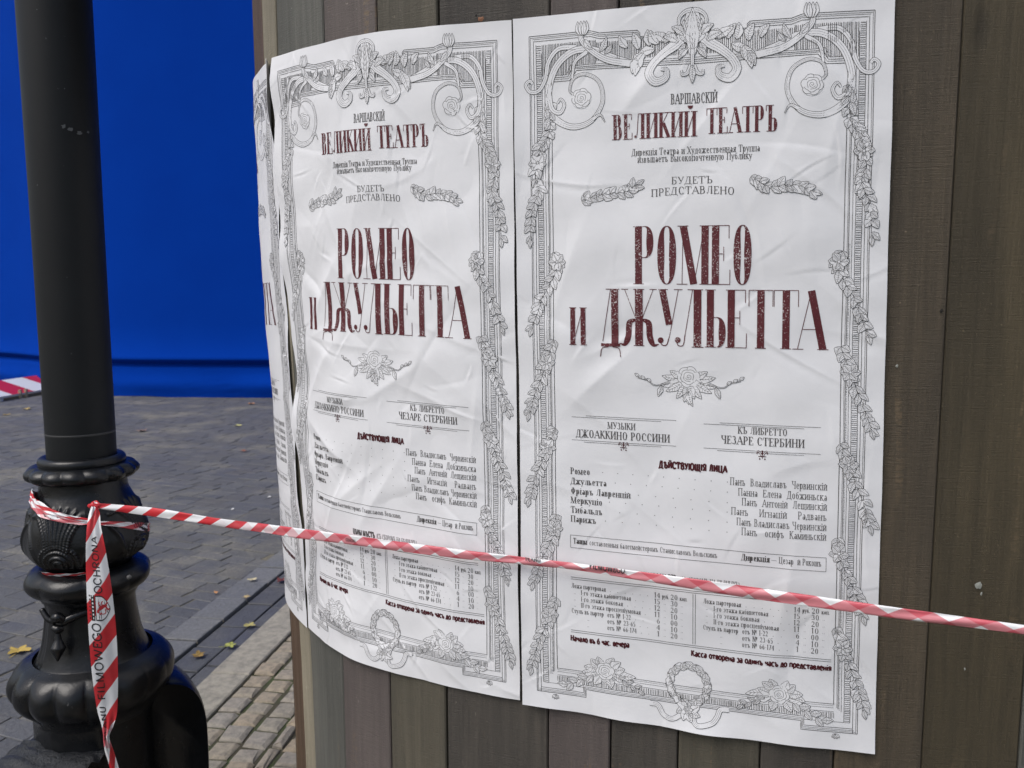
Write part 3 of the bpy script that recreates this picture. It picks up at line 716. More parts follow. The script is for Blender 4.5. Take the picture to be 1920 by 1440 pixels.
class Mirror:
    """draws into pr mirrored about x=300"""
    def __init__(s, pr): s.p = pr
    def ribbon(s, P, *a, **k): P = np.array(P, float); P[:, 0] = 600-P[:, 0]; s.p.ribbon(P, *a, **k)
    def strip(s, A, B_, m): A = np.array(A, float); B_ = np.array(B_, float); A[:, 0] = 600-A[:, 0]; B_[:, 0] = 600-B_[:, 0]; s.p.strip(A, B_, m)
    def disc(s, x, y, *a): s.p.disc(600-x, y, *a)
    def top(s): return s.p.top()

def draw_border():
    pr = Print(); r = random.Random(11)
    for side in (0, 1):
        q = Mirror(pr) if side else pr; pr.k = 0; pr.base = .00035; pr.mod = 12
        # straight mouldings of the side
        for x, lw, y0 in ((28, .7, 31), (30.5, .45, 33), (35.5, .6, 39), (40, .6, 46), (49.5, .55, 60), (54, .45, 62), (59, .7, 104), (61, .4, 104), (66, .75, 107)):
            q.ribbon([(x, y0), (x, 1181 if x < 36 else (1163 if x < 50 else 1146-(x-54)))], lw*1.35, 0, 12)
        hatch(q, 40.5, 49, 48, 1163, 3.35, False, r)
        hatch(q, 56, 58.3, 380, 1145, 2.6, False, r, .7)
        # top mouldings with their steps
        for o, lw in ((0, .7), (3, .5), (5.5, .45), (9, .6)):
            q.ribbon([(28+o, 31+o), (134, 31+o), (150, 36+o), (212, 36+o), (216, 40+o), (216, 46+o*.6), (300, 44+o*.6)], lw*1.3, 0, 10)
        hatch(q, 51, 104, 46, 98, 2.75, True, r, 1.0); hatch(q, 104, 145, 46, 84, 2.75, True, r, 1.0); hatch(q, 145, 300, 50, 80, 2.8, True, r, 1.0)
        for o, lw in ((0, .7), (-3.5, .5), (-6.5, .65), (-10, .45)):
            q.ribbon([(66, 107+o), (98+o*.5, 107+o), (110+o, 92+o), (118+o, 82+o*.8+10), (300, 94+o)], lw*1.3, 0, 10)
        # bottom mouldings
        for o, lw in ((0, .75), (-2.5, .45), (-5, .45), (-8, .6)):
            q.ribbon([(28-o, 1181+o), (118+o*.6, 1181+o), (118+o*.6, 1166+o), (300, 1166+o)], lw*1.3, 0, 10)
        hatch(q, 66, 300, 1147, 1158, 2.9, True, r, .95)
        for y, lw in ((1133, .75), (1136, .4), (1139.5, .5), (1146, .6)): q.ribbon([(66, y), (300, y)], lw, 0, 12)
        q.ribbon([(40, 1163), (118, 1163)], .6, 0, 12)
        # foot ornament under the outer corner
        pr.base = .00045; pr.mod = 300; pr.k = 0
        for k in range(4): leaf(q, 62, 1184, math.pi/2+(k-1.5)*.5, 9, 5, 0, 1)
        # leaf garlands down the side
        for P, n, fl in (([(64, 140), (60, 192), (46, 215), (36, 262), (41, 285), (28, 322), (25, 366)], 15, .42), ([(68, 390), (72, 420), (44, 472), (27, 520)], 9, .22), ([(66, 540), (50, 585), (28, 640), (19, 670)], 9, .30),
                          ([(65, 695), (48, 738), (26, 795), (17, 826)], 9, .28), ([(66, 850), (60, 888), (36, 940), (24, 978)], 9, .25), ([(66, 1002), (50, 1044), (28, 1100), (19, 1138)], 9, .28)):
            pr.k = 0; sprig(q, P, int(n*1.35), 19, 11.5, r, fl)
        # corner scroll: outer curl, arch, spiral around the rose, tulip
        pr.k = 0
        scroll(q, [(110, 55), (80, 55), (62, 74), (56, 100), (44, 119), (29, 121), (21, 110), (28, 103), (33, 108)], 8, 5, inner=1)
        scroll(q, [(206, 88), (172, 76), (136, 61), (102, 62), (73, 86), (60, 128), (68, 163), (100, 182), (134, 175), (154, 146), (149, 114), (126, 99), (105, 104), (98, 122), (105, 131)], 9, 4, inner=2, taper=((0, .2, .45, .6, 1), (10, 11, 11, 7, 3.5)))
        scroll(q, [(137, 172), (150, 166), (158, 178)], 6, 1.2, inner=1)
        scroll(q, [(61, 125), (66, 150), (80, 158), (88, 146), (82, 136), (76, 142)], 9, 3, inner=1)
        scroll(q, [(128, 64), (108, 78), (102, 104)], 7, 4, inner=1)
        rose(q, 118, 137, 17)
        leaf(q, 58, 150, 1.5, 20, 9); leaf(q, 62, 165, 1.9, 22, 10)
        scroll(q, [(118, 32), (120, 46), (140, 66), (165, 80), (200, 87)], 7, 11, inner=2)
        for dx in (-9, 8, -3, 3): leaf(q, 121+dx*.35, 38, -math.pi/2+dx*.022, 24, 8.5, dx*.02, 1)
        leaf(q, 124, 44, .9, 22, 10); leaf(q, 150, 66, -1.1, 26, 10); leaf(q, 158, 70, -.9, 20, 8)
        # acanthus leaves along the top
        for x, y, a, L, Wd in ((196, 62, -2.2, 24, 13), (214, 66, -1.9, 28, 14), (232, 62, -1.7, 26, 13), (246, 60, -2.1, 26, 14), (262, 58, -2.6, 30, 14), (226, 74, 2.5, 30, 15), (240, 68, 2.9, 28, 14), (214, 80, 2.0, 26, 13)):
            leaf(q, x, y, a, L, Wd, r.uniform(-.3, .3), 4)
        leaf(q, 222, 72, 1.95, 38, 17, .2, 4)
        # large S scroll of the middle
        leaf(q, 276, 52, 3.0, 26, 14, .3, 4); leaf(q, 272, 44, 2.5+3.1, 4, 3)
        scroll(q, [(295, 16), (289, 42), (277, 60), (256, 74), (238, 90), (231, 106), (241, 119), (257, 114), (259, 102), (250, 100)], 6, 4, inner=3, n=9, taper=((0, .2, .4, .65, .85, 1), (9, 17, 13, 14, 9, 4)))
        leaf(q, 288, 62, 1.9, 22, 10)
        # volutes of the middle palmette
        scroll(q, [(300, 12), (289, 14), (280, 22), (279, 33), (286, 37), (290, 31), (286, 28)], 7, 2.5, inner=1)
        for k in range(3): leaf(q, 298, 70-3*k, -math.pi/2-.20*(k+.4), 50-7*k, 12, -.25, 4)
        leaf(q, 286, 50, -2.5, 24, 13, .3, 4); leaf(q, 278, 60, -2.75, 26, 13, .3, 4); leaf(q, 293, 70, 2.3, 22, 10, .2, 3)
        scroll(q, [(298, 96), (292, 108), (284, 110), (283, 103)], 7, 3, inner=1)
        # bottom roses with leaves
        pr.k = 0
        for k, (a, L) in enumerate(((3.0, 30), (2.75, 42), (3.3, 26), (.25, 30), (.05, 42), (-.3, 24), (-2.4, 22), (-2.0, 20), (-1.1, 22), (-.7, 24), (2.2, 22), (1.2, 20))):
            leaf(q, 153+18*math.cos(a)*.7, 1128+14*math.sin(a)*.7, a, L, 15, r.uniform(-.2, .2), 4)
        for k in range(6): leaf(q, 130-k*9, 1138+k*5, 2.7+(.55 if k % 2 else -.5), 19, 11, 0, 2); leaf(q, 176+k*7, 1136+k*3, .2+(.5 if k % 2 else -.5), 15, 7, 0, 2)
        rose(q, 153, 1126, 17)
    # middle: palmette centre and drop
    pr.k = 70; leaf(pr, 300, 86, -math.pi/2, 78, 20, 0, 4); leaf(pr, 300, 84, -math.pi/2, 70, 8, 0, 4); scroll(pr, [(300, 72), (300, 90), (300, 100)], 6, 5, inner=1)
    leaf(pr, 300, 96, math.pi/2, 28, 10, 0, 3)
    # wreath, bow and ribbon
    pr.k = 0
    for k in range(36):
        a = k*2*math.pi/36; rr = (26, 31, 36)[k % 3]; leaf(pr, 298+rr*math.cos(a), 1129+rr*1.08*math.sin(a), a+math.pi/2+(-.45, 0, .5)[k % 3], 20, 12, 0, 3)
    scroll(pr, [(292, 1178), (272, 1194), (256, 1190), (246, 1174), (232, 1172)], 8, 9, inner=2); scroll(pr, [(304, 1178), (312, 1198), (336, 1192), (346, 1180), (352, 1166), (366, 1164)], 8, 9, inner=2)
    for a in (-.5, .4, 1.3, 2.0, 2.8, 3.6): leaf(pr, 298, 1174, a, 22, 14, .2, 3)
    rose(pr, 298, 1174, 7)
    # sprigs beside the announcement, flower under the title
    rr = random.Random(5); pr.k = 0
    sprig(pr, [(118, 305), (150, 296), (190, 292), (210, 281)], 11, 17, 11, rr); sprig(pr, [(392, 274), (420, 290), (455, 288), (486, 298)], 11, 17, 11, rr)
    pr.k = 0
    for a, L in ((2.9, 40), (2.6, 34), (3.25, 34), (.24, 40), (.54, 34), (-.1, 34), (2.1, 30), (1.0, 30), (1.57, 34), (1.8, 26), (1.3, 26), (-2.7, 24), (-.45, 24)):
        leaf(pr, 296+10*math.cos(a), 600+8*math.sin(a), a, L, 12, .12 if math.cos(a) > 0 else -.12, 4)
    for sg in (-1, 1):
        scroll(pr, [(296+sg*30, 607), (296+sg*55, 612), (296+sg*68, 604), (296+sg*84, 600)], 1.6, 1.2, inner=0)
        for xx, yy in ((62, 606), (72, 602), (82, 598)): leaf(pr, 296+sg*xx, yy, -.6 if sg > 0 else math.pi+.6, 9, 5, 0, 1)
        leaf(pr, 296+sg*44, 612, 1.9 if sg < 0 else 1.2, 20, 9, 0, 2)
    leaf(pr, 296, 620, 1.3, 26, 9); leaf(pr, 296, 622, 2.0, 18, 8); rose(pr, 296, 596, 19)
    return pr

def draw_titles():
    pr = Print(); hgt = 95.
    def big(ch, x0, x1, y0, y1, thick, thin=1.1): 
        pr.cuts.append(len(pr.F)); g_, _, _ = glyph(ch); draw_glyph(pr, ch, x0, y1, (x1-x0)/g_[0], y1-y0, thick, thin, 0, False, serif=.045)
    for ch, x0, x1 in (('Р', 205, 242), ('О', 241, 279), ('М', 279, 331), ('Е', 330, 364), ('О', 363, 398)):
        big(ch, x0, x1, 349, 443, 11.6)
    big('И', 95, 124, 484, 547, 8.5)
    y0, y1 = 452, 546
    # Д with its feet, Ж with curled legs, У and Л with drop terminals
    R_ = pr.ribbon
    pr.cuts.append(len(pr.F)); R_([(152, y1-6), (166, y0)], 1.1); R_([(173, y0), (173, y1)], 12); R_([(158, y0), (181, y0)], 1.2); R_([(149, y1), (182, y1)], 5)
    for sg, xx in ((1, 148), (-1, 183)): R_(spline([(xx+sg*14, y1+3), (xx+sg*3, y1+6), (xx, y1+20)], 6), 1.4)
    pr.cuts.append(len(pr.F)); R_([(214, y0), (214, y1)], 13); R_([(205, y0), (223, y0)], 1.2); R_([(205, y1), (223, y1)], 1.2)
    for sg in (-1, 1):
        R_([(214+sg*24, y0), (214+sg*4, y0+52)], 1.1); R_([(214+sg*18, y0), (214+sg*30, y0)], 1.1)
        R_(spline([(214+sg*4, y0+50), (214+sg*16, y0+56), (214+sg*18, y0+78), (214+sg*24, y1-2), (214+sg*33, y1-3)], 6), np.interp(np.linspace(0, 1, 25), (0, .25, .6, .85, 1), (3, 10, 10, 4, 1.2)))
    pr.cuts.append(len(pr.F)); R_([(253, y0), (264, y0+58)], 11); R_([(246, y0), (262, y0)], 1.2); R_([(279, y0), (264, y1-14)], 1.1); R_([(272, y0), (286, y0)], 1.1)
    R_(spline([(264, y1-16), (260, y1-3), (253, y1-2), (248, y1-9)], 6), 1.6); pr.disc(250, y1-10, 5, 0)
    pr.cuts.append(len(pr.F)); R_([(302, y0), (290, y1-20)], 1.1); R_(spline([(290, y1-20), (287, y1-3), (279, y1-2), (276, y1-9)], 6), 1.5); pr.disc(278, y1-11, 5, 0)
    R_([(310, y0), (310, y1)], 12.5); R_([(294, y0), (319, y0)], 1.2); R_([(301, y1), (320, y1)], 1.2)
    for ch, x0, x1 in (('Ь', 322, 359), ('Е', 355, 391), ('Т', 389, 431), ('Т', 428, 470), ('А', 464, 510)): big(ch, x0, x1, y0, y1-1, 11.3)
    for s, x0, x1, t0, t1 in (('ВЕЛИКИЙ', 171, 308, 168, 207), ('ТЕАТРЪ', 322, 434, 165, 204)):
        text(pr, s, x0, x1, t1, t1-t0, 0, .17, .028, minw=1.0)
    return pr
def draw_small():
    pr = Print(); T = lambda *a, **k: text(pr, *a, **k)
    pr.mod = 12
    T('ВАРШАВСКІЙ', 266, 340, 155, 15.5, wt=.13, minw=.9)
    T('Дирекція Театра и Художественная Труппа', 202, 406, 234, 10.5, wt=.11, minw=.5)
    T('извѣщаетъ Высокопочтенную Публику', 212, 394, 245.5, 10.5, wt=.11, minw=.5)
    T('БУДЕТЪ', 267, 334, 281.5, 11, minw=.85); T('ПРЕДСТАВЛЕНО', 234, 368, 301.5, 11.5, arch=4, minw=.85)
    T('МУЗЫКИ', 159, 208, 690, 11, minw=.6); T('ДЖОАККИНО РОССИНИ', 103, 266, 708, 13, wt=.15, minw=.85)
    T('КЪ ЛИБРЕТТО', 376, 454, 686, 11, minw=.6); T('ЧЕЗАРЕ СТЕРБИНИ', 349, 481, 704, 13, wt=.15, minw=.85)
    for x0, x1 in ((96, 276), (321, 505)):
        w_ = x1-x0
        for y, a, b in ((673, 0, .86), (670, .14, 1.), (713.5, 0, 1.), (716.5, .12, .86)): pr.ribbon([(x0+w_*a, y), (x0+w_*b, y)], .6, 0)
    L = (('Ромео', 35), ('Джульетта', 64), ('Фріаръ Лавренцій', 106), ('Меркуціо', 57), ('Тибальдъ', 57), ('Парижъ', 46))
    for (s, w_), y in zip(L, (774, 792, 809.5, 826, 843, 859.5)): T(s, 93, 93+w_, y, 11, wt=.17, minw=1.0)
    Rr = (('Панъ  Владиславъ  Червинскій', 364), ('Панна  Елена  Добжиньска', 377), ('Панъ  Антоній  Лещинскій', 383), ('Панъ    Игнацій    Радванъ', 366), ('Панъ Владиславъ Червинскій', 375), ('Панъ   осифъ  Каминьскій', 383))
    for (s, x), y in zip(Rr, (772, 789, 805, 822, 839, 855)): T(s, x, 517, y, 12, wt=.09, minw=.62)
    for k, y in enumerate((768, 785, 803, 819, 836, 853)):
        x0 = (150, 172, 212, 162, 180, 155)[k]; n = int((360-x0)/26)
        for i in range(n+1): pr.disc(x0+(360-x0)*i/n, y, .8, 0, 6)
    pr.ribbon([(92, 884), (517, 884)], .7, 0); pr.ribbon([(92, 907), (517, 907)], .7, 0); pr.ribbon([(92, 884), (92, 907)], .7, 0); pr.ribbon([(517, 884), (517, 907)], .7, 0)
    T('Танцы', 97, 122, 899, 10, wt=.19, minw=1.0); T('составленныя балетмейстеромъ Станиславомъ Вольскимъ', 126, 345, 899, 9, wt=.1, minw=.55)
    T('Дирекція', 383, 429, 898.5, 10.5, wt=.19, minw=1.0); T('—', 431, 441, 898.5, 9); T('Цезар  й Рокошъ', 443, 510, 898.5, 10.5, wt=.11, minw=.75)
    T('ЦѢНЫ МѢСТЪ', 221, 279, 947, 10.5, wt=.24, minw=1.4, sans=True); T('(СЪ СБОРОМЪ НА БѢДНЫХЪ)', 283, 382, 947, 9.5, wt=.1, minw=.6)
    for y in (960.5, 964): pr.ribbon([(92, y), (518, y)], .75, 0)
    for y in (1057.5, 1061): pr.ribbon([(92, y), (529, y)], .75, 0)
    for x in (305, 309): pr.ribbon([(x, 966), (x, 1055)], .75, 0)
    rows = (('Ложа партеровая', 0, 62, '14', '20'), ('І-го этажа кабинетовая', 17, 106, '15', '30'), ('І-го этажа боковая', 17, 92, '12', '20'), ('ІІ-го этажа просценіумовая', 17, 123, '11', '10'), ('Стулъ въ партер', 0, 58, '6', '00'), ('', 0, 0, '4', '10'), ('', 0, 0, '1', '20'))
    for X in (93, 322):
        for k, (s, a, b, p, q) in enumerate(rows):
            y = 980+k*11.5
            if s: T(s, X+a, X+b, y, 8.2, wt=.12, minw=.55)
            if 1 <= k <= 3: T('„', X+4, X+9, y, 8)
            if k > 4: T('„', X+28, X+33, y, 8)
            if k >= 4: T(('отъ № 1-22', 'отъ № 23-65', 'отъ № 66-174')[k-4], X+64, X+(106, 114, 116)[k-4], y, 8.2, wt=.12, minw=.55)
            e = max(b, 0 if k < 4 else (106, 114, 116)[k-4])
            for xx in np.arange(e+8, 140, 13): pr.disc(X+xx, y-1, .6, 0, 6)
            T(p, X+(146 if len(p) == 2 else 150), X+157, y, 8.6, wt=.14, minw=.7); T(q, X+174, X+187, y, 8.6, wt=.14, minw=.7)
            if k == 0: T('руб.', X+160, X+172, y, 7.5, minw=.55); T('коп.', X+190, X+203, y, 7, minw=.55)
            else: T('„', X+162, X+168, y, 8); T('„', X+191, X+197, y, 8)
    return pr
def draw_red():
    pr = Print(); T = lambda *a, **k: text(pr, *a, **k)
    T('ДѢЙСТВУЮЩІЯ ЛИЦА', 247, 360, 752, 11, wt=.26, sans=True, minw=1.7)
    T('Начало въ 6 час. вечера', 91, 196, 1077, 10, wt=.24, sans=True, minw=1.3); T('Касса отворена за одинъ часъ до представленія', 302, 530, 1076.5, 10, wt=.24, sans=True, minw=1.3)
    for x in (187, 415):
        for a in (-2.6, -.55): 
            scroll(pr, [(x, 722), (x+7*math.cos(a), 716+5*math.sin(a)), (x+10*math.cos(a), 720+4*math.sin(a))], 2.4, .9, lw=.9, inner=0)
        pr.ribbon([(x, 712), (x, 726)], (2.6, .6), 0); pr.ribbon([(x-6, 722), (x+6, 722)], 1.2, 0); pr.disc(x-4, 726, 1.3, 0); pr.disc(x+4, 726, 1.3, 0)
    return pr
ART = [('border_ornament', draw_border(), [INK, PAPER]), ('title_letter', draw_titles(), [RED]), ('small_lettering', draw_small(), [INKS]), ('red_lettering', draw_red(), [RED2, PAPER])]

# ------------------------------------------------------------------ posters
class Poster:
    def __init__(s, sTL, sTR, sBL, sBR, hTL, hTR, hBL, hBR, base, seed, lift=None, wr=1.0, nw=55, extra=(), rag=.0015):
        s.c = (sTL, sTR, sBL, sBR); s.h = (hTL, hTR, hBL, hBR); s.base = base; s.lift = lift
        r = np.random.default_rng(seed); s.W = []
        for _ in range(nw):
            s.W.append((r.uniform(0, 600), r.uniform(0, 1212), r.normal(1.1, .8), r.uniform(40, 170), r.uniform(.0002, .0010)*wr*r.choice((-1, 1)), r.uniform(4, 11), r.uniform(-.5, .5)))
        for _ in range(int(nw*1.1)):     # short sharp creases
            s.W.append((r.uniform(0, 600), r.uniform(0, 1212), r.normal(1.9, 1.0), r.uniform(14, 55), r.uniform(.0003, .0009)*wr*r.choice((-1, 1)), r.uniform(1.8, 4.0), r.uniform(-.5, .5)))
        s.W += list(extra); s.ph = r.uniform(0, 6.28, 12); s.rag = rag; s.wr = wr
    def disp(s, u, y):
        d = np.zeros_like(u, float); p = s.ph
        d += .0022*s.wr*(np.sin(u/95+y/160+p[0])*np.sin(y/210-u/300+p[1])+.6*np.sin(u/48-y/90+p[2])*np.sin(y/75+p[3])+.35*np.sin(u/27+y/33+p[4])*np.sin(y/41-u/60+p[5]))
        for (cu, cy, a, L, A, wd, k) in s.W:
            dx, dy = u-cu, y-cy; t = dx*math.cos(a)+dy*math.sin(a); n = -dx*math.sin(a)+dy*math.cos(a)+k*t*t/L*.3
            e = np.exp(-(t/L)**2*2); q = n/wd
            d += A*e*(np.exp(-np.sqrt(q*q+.05))-.5*np.exp(-((q-1.6)/1.8)**2))
        return d
    def map(s, u, y, off=0.):
        u = np.asarray(u, float); y = np.asarray(y, float); U, V_ = u/600, y/1212
        a, b, c, d = s.c; S_ = (a*(1-U)+b*U)*(1-V_)+(c*(1-U)+d*U)*V_
        a, b, c, d = s.h; H = (a*(1-U)+b*U)*(1-V_)+(c*(1-U)+d*U)*V_
        dd = s.base+lean(S_, H)+s.disp(u, y)
        if s.lift is not None: dd = dd+s.lift(U, V_)
        dd = np.maximum(dd, .0012)+off
        X, Y, _, _ = plan(S_, dd); return np.stack([X, Y, H], 1)
def build_poster(P, label, art=True):
    root = bpy.data.objects.new('theatre_poster', None); COL.objects.link(root)
    root.location = Vector(P.map(np.array([300.]), np.array([1212.]))[0]); inv = Matrix.Translation(-root.location)
    nu, ny = 281, 561; r = np.random.default_rng(5)
    u, y = np.meshgrid(np.linspace(0, 600, nu), np.linspace(0, 1212, ny))
    u = u.ravel(); y = y.ravel()
    me = bpy.data.meshes.new('sheet'); V = P.map(u, y)
    me.from_pydata(V.tolist(), [], grid_faces(ny, nu)); me.materials.append(PAPER); me.polygons.foreach_set('use_smooth', np.ones(len(me.polygons), bool))
    o = obj('sheet', me); o.parent = root; o.matrix_parent_inverse = inv
    for nm, pr, mats in ART:
        A = np.array(pr.V); ok = np.ones(len(A), bool)
        V = P.map(A[:, 0], A[:, 1], A[:, 2])
        if nm == 'title_letter':      # each big letter is a part of its own
            cu = pr.cuts+[len(pr.F)]
            for a0, a1 in zip(cu[:-1], cu[1:]):
                vi = sorted({v for f in pr.F[a0:a1] for v in f}); ix = {v: i for i, v in enumerate(vi)}
                me = bpy.data.meshes.new(nm); me.from_pydata(V[vi].tolist(), [], [tuple(ix[v] for v in f) for f in pr.F[a0:a1]]); me.materials.append(mats[0]); me.update()
                o = obj(nm, me); o.parent = root; o.matrix_parent_inverse = inv
            continue
        me = bpy.data.meshes.new(nm); me.from_pydata(V.tolist(), [], pr.F)
        for m in mats: me.materials.append(m)
        me.polygons.foreach_set('material_index', np.array(pr.M, np.int32)); me.update()
        o = obj(nm, me); o.parent = root; o.matrix_parent_inverse = inv; tag(o, kind='stuff')
    tag(root, label, 'poster', 'theatre posters around the column'); return root
exR = [(90, 420, 1.9, 120, .0030, 16, .2), (60, 500, .5, 80, -.0028, 12, 0), (150, 600, 2.4, 90, .0035, 14, .1), (215, 130, 2.3, 90, .0035, 18, .2), (455, 950, 1.75, 130, .0045, 20, 0), (470, 1050, 1.8, 120, -.003, 16, 0), (180, 540, 2.7, 70, .0028, 9, 0), (60, 250, 1.2, 90, .002, 10, 0)]
exM = [(150, 470, 2.2, 110, .0055, 16, .2), (120, 640, 2.3, 120, .0060, 17, .1), (110, 450, .6, 60, -.004, 10, 0), (200, 700, 2.9, 90, -.004, 14, 0), (150, 780, .5, 100, .0055, 13, 0), (230, 850, 2.5, 120, .0045, 15, 0), (90, 830, 1.2, 120, -.0045, 14, 0), (330, 640, 2.6, 110, .0035, 14, 0), (420, 660, .3, 90, .0025, 10, 0), (290, 860, 2.2, 150, .0040, 16, 0), (260, 240, 1.9, 120, .0028, 22, 0), (70, 960, 1.5, 160, .005, 16, 0), (60, 620, 1.5, 260, -.005, 20, 0), (250, 330, 1.9, 100, .003, 16, 0), (300, 1170, 2.9, 90, .004, 18, 0), (180, 1150, .3, 80, .004, 15, 0)]
liftM = lambda U, V: np.exp(-U/.10)*(.001+.008*np.exp(-((V-.20)/.14)**2)-.001*sstep(V, .4, .7)+.0045*np.sin(V*21+.6)+.003*np.sin(V*43))
liftR = lambda U, V: np.exp(-U/.05)*.004*(1+np.sin(V*9))+.006*np.exp(-((1-V)/.04))*np.exp(-((U-.45)/.35)**2)*(1+.6*np.sin(U*26))
liftL = lambda U, V: sstep(U, .955, 1.)*(.014*(1-sstep(V, .05, .17))+.006*np.sin(V*15)**2)
build_poster(Poster(2.321, 2.9145, 2.3385, 2.938, 2.067, 2.061, .855, .845, .006, 21, liftR, 1.35, 70, exR), 'rightmost crinkled white theatre poster, facing the camera, crossed low by the tape')
build_poster(Poster(1.735, 2.317, 1.757, 2.3305, 2.094, 2.067, .866, .857, .0055, 33, liftM, 1.9, 95, exM), 'middle theatre poster, most wrinkled, its left half bending round the column corner')
build_poster(Poster(1.14, 1.726, 1.15, 1.748, 2.09, 2.095, .85, .862, .004, 44, liftL, 1.2, 60), 'leftmost theatre poster, only a narrow strip of it showing round the corner')

# ================================================================== lamp post
LX = np.array([-1.0915, 1.9995]); LD = float(np.hypot(*LX))
vdir = LX/LD; rdir = np.array([vdir[1], -vdir[0]])       # away from the camera, to the right as seen
def lathe(name, prof, parent, m, nt=160, rel=None, sub=3):
    P = spline(prof, sub) if sub > 1 else np.array(prof, float); V = []
    th = np.linspace(0, 2*math.pi, nt, endpoint=False)
    for r_, z in P:
        rr = np.full(nt, r_)
        if rel is not None: rr = rr+rel(th, z, r_)
        V += list(zip(LX[0]+rr*np.cos(th), LX[1]+rr*np.sin(th), np.full(nt, z)))
    o = obj(name, mesh(name, V, grid_faces(len(P), nt, True), m, True)); o.parent = parent; o.matrix_parent_inverse = Matrix.Translation(-parent.location); return o
th_cam = math.atan2(-vdir[1], -vdir[0])                 # angle of the side that faces the camera
def build_lamp():
    root = bpy.data.objects.new('lamp_post', None); COL.objects.link(root); root.location = (LX[0], LX[1], 0)
    lathe('pole', [(.0796, 1.195), (.0796, 1.3), (.080, 1.8), (.082, 2.3), (.083, 3.2), (.07, 4.4)], root, POLE, 96, None, 4)
    lathe('pole_band', [(.0797, 1.262), (.0803, 1.264), (.0803, 1.2655), (.0797, 1.267)], root, mat_plain('scuffed_paint_edge', (.035, .036, .037), .5), 96, None, 1)
    lathe('neck_ring', [(.078, 1.205), (.088, 1.207), (.097, 1.203), (.1005, 1.194), (.0985, 1.184), (.094, 1.180)], root, IRON)
    gad = lambda th, z, r_: .008*np.abs(np.cos(7.5*(th+ (z-1.167)*2)))-.002
    lathe('gadrooned_collar', [(.090, 1.186), (.108, 1.184), (.120, 1.177), (.1255, 1.167), (.122, 1.156), (.111, 1.149), (.100, 1.145)], root, IRON, 300, gad, 5)
    lines = []
    for rr_, am in ((.010, .006), (.021, .0065), (.034, .0065), (.048, .005)):
        a_ = np.radians(np.linspace(-15, 195, 22)); lines.append((np.stack([rr_*np.cos(a_), .014+rr_*1.05*np.sin(a_)], 1), am, .0036))
    for k in range(-4, 5):
        e = k/4.; lines.append((spline([(e*.024, .062-.012*e*e), (e*.034, .092), (e*.062, .128), (e*.088, .148-.022*e*e)], 6), .0058, .0042))
    for sg in (-1, 1): lines.append((spline([(sg*.050, .004), (sg*.064, .040), (sg*.076, .075), (sg*.096, .105)], 6), .0055, .0045))
    def acanthus(th, z, r_):
        out_ = np.zeros_like(th)
        for k in range(4):
            c = th_cam-.50+k*math.pi/2; x = ((th-c+math.pi) % (2*math.pi)-math.pi)*.135; y = z-.945; near = np.abs(x) < .106
            if not near.any(): continue
            q = np.stack([x[near], np.full(near.sum(), y)], 1); h = .0045*np.clip((.10-np.abs(q[:, 0]))/.03, 0, 1)
            best = np.zeros(len(q))
            for P_, am, wd in lines:
                d2 = ((q[:, None, :]-P_[None])**2).sum(2).min(1); best = np.maximum(best, am*np.exp(-d2/wd**2))
            out_[near] += h+best
        t = (z-.925)/.19; return out_*np.clip((1-t)*7, 0, 1)*np.clip(t*7, 0, 1)
    lathe('acanthus_vase', [(.100, 1.147), (.1005, 1.135), (.103, 1.118), (.110, 1.095), (.121, 1.068), (.131, 1.040), (.1365, 1.012), (.1375, .995), (.134, .972), (.122, .950), (.107, .935), (.099, .926), (.098, .915)], root, IRON, 480, acanthus, 10)
    lob = lambda th, z, r_: .007*np.abs(np.cos(4*(th-th_cam+.5)))*np.sin(np.clip((z-.855)/.07, 0, 1)*math.pi)
    lathe('lower_ring', [(.098, .926), (.112, .926), (.130, .918), (.140, .903), (.140, .885), (.131, .868), (.117, .858), (.112, .845)], root, IRON, 240, lob, 5)
    def panel(th, z, r_):
        out_ = np.zeros_like(th)
        for k in range(4):
            c = th_cam-.5+k*math.pi/2; ph = np.abs((th-c+math.pi) % (2*math.pi)-math.pi)
            out_ += -.003*np.clip((ph-.62)/.08, 0, 1)*np.clip((.86-z)/.03, 0, 1)
        return out_
    lathe('bell_pedestal', [(.112, .858), (.113, .84), (.1145, .81), (.118, .78), (.124, .74), (.131, .712), (.140, .690), (.146, .682), (.148, .672), (.140, .660)], root, IRON, 240, panel, 5)
    gad2 = lambda th, z, r_: (.017*np.abs(np.cos(8*(th-th_cam+.33)))**.7-.009)*np.sin(np.clip((z-.555)/.13, 0, 1)*math.pi)*np.clip(.35+.9*(np.cos(th-th_cam+1.0)), .15, 1)
    lathe('gadrooned_base_ring', [(.140, .690), (.150, .686), (.168, .678), (.184, .660), (.1905, .638), (.188, .612), (.176, .588), (.160, .568), (.150, .552), (.146, .54)], root, IRON, 360, gad2, 6)
    octa = lambda th, z, r_: -.006*np.abs(np.sin(4*(th-th_cam)))
    lathe('shaft', [(.148, .556), (.147, .5), (.147, .3), (.148, .12), (.16, .09), (.19, .07), (.20, .0)], root, IRON, 160, octa, 3)
    scm = mat_plain('scuffed_bare_patch', (.09, .095, .10), .6)
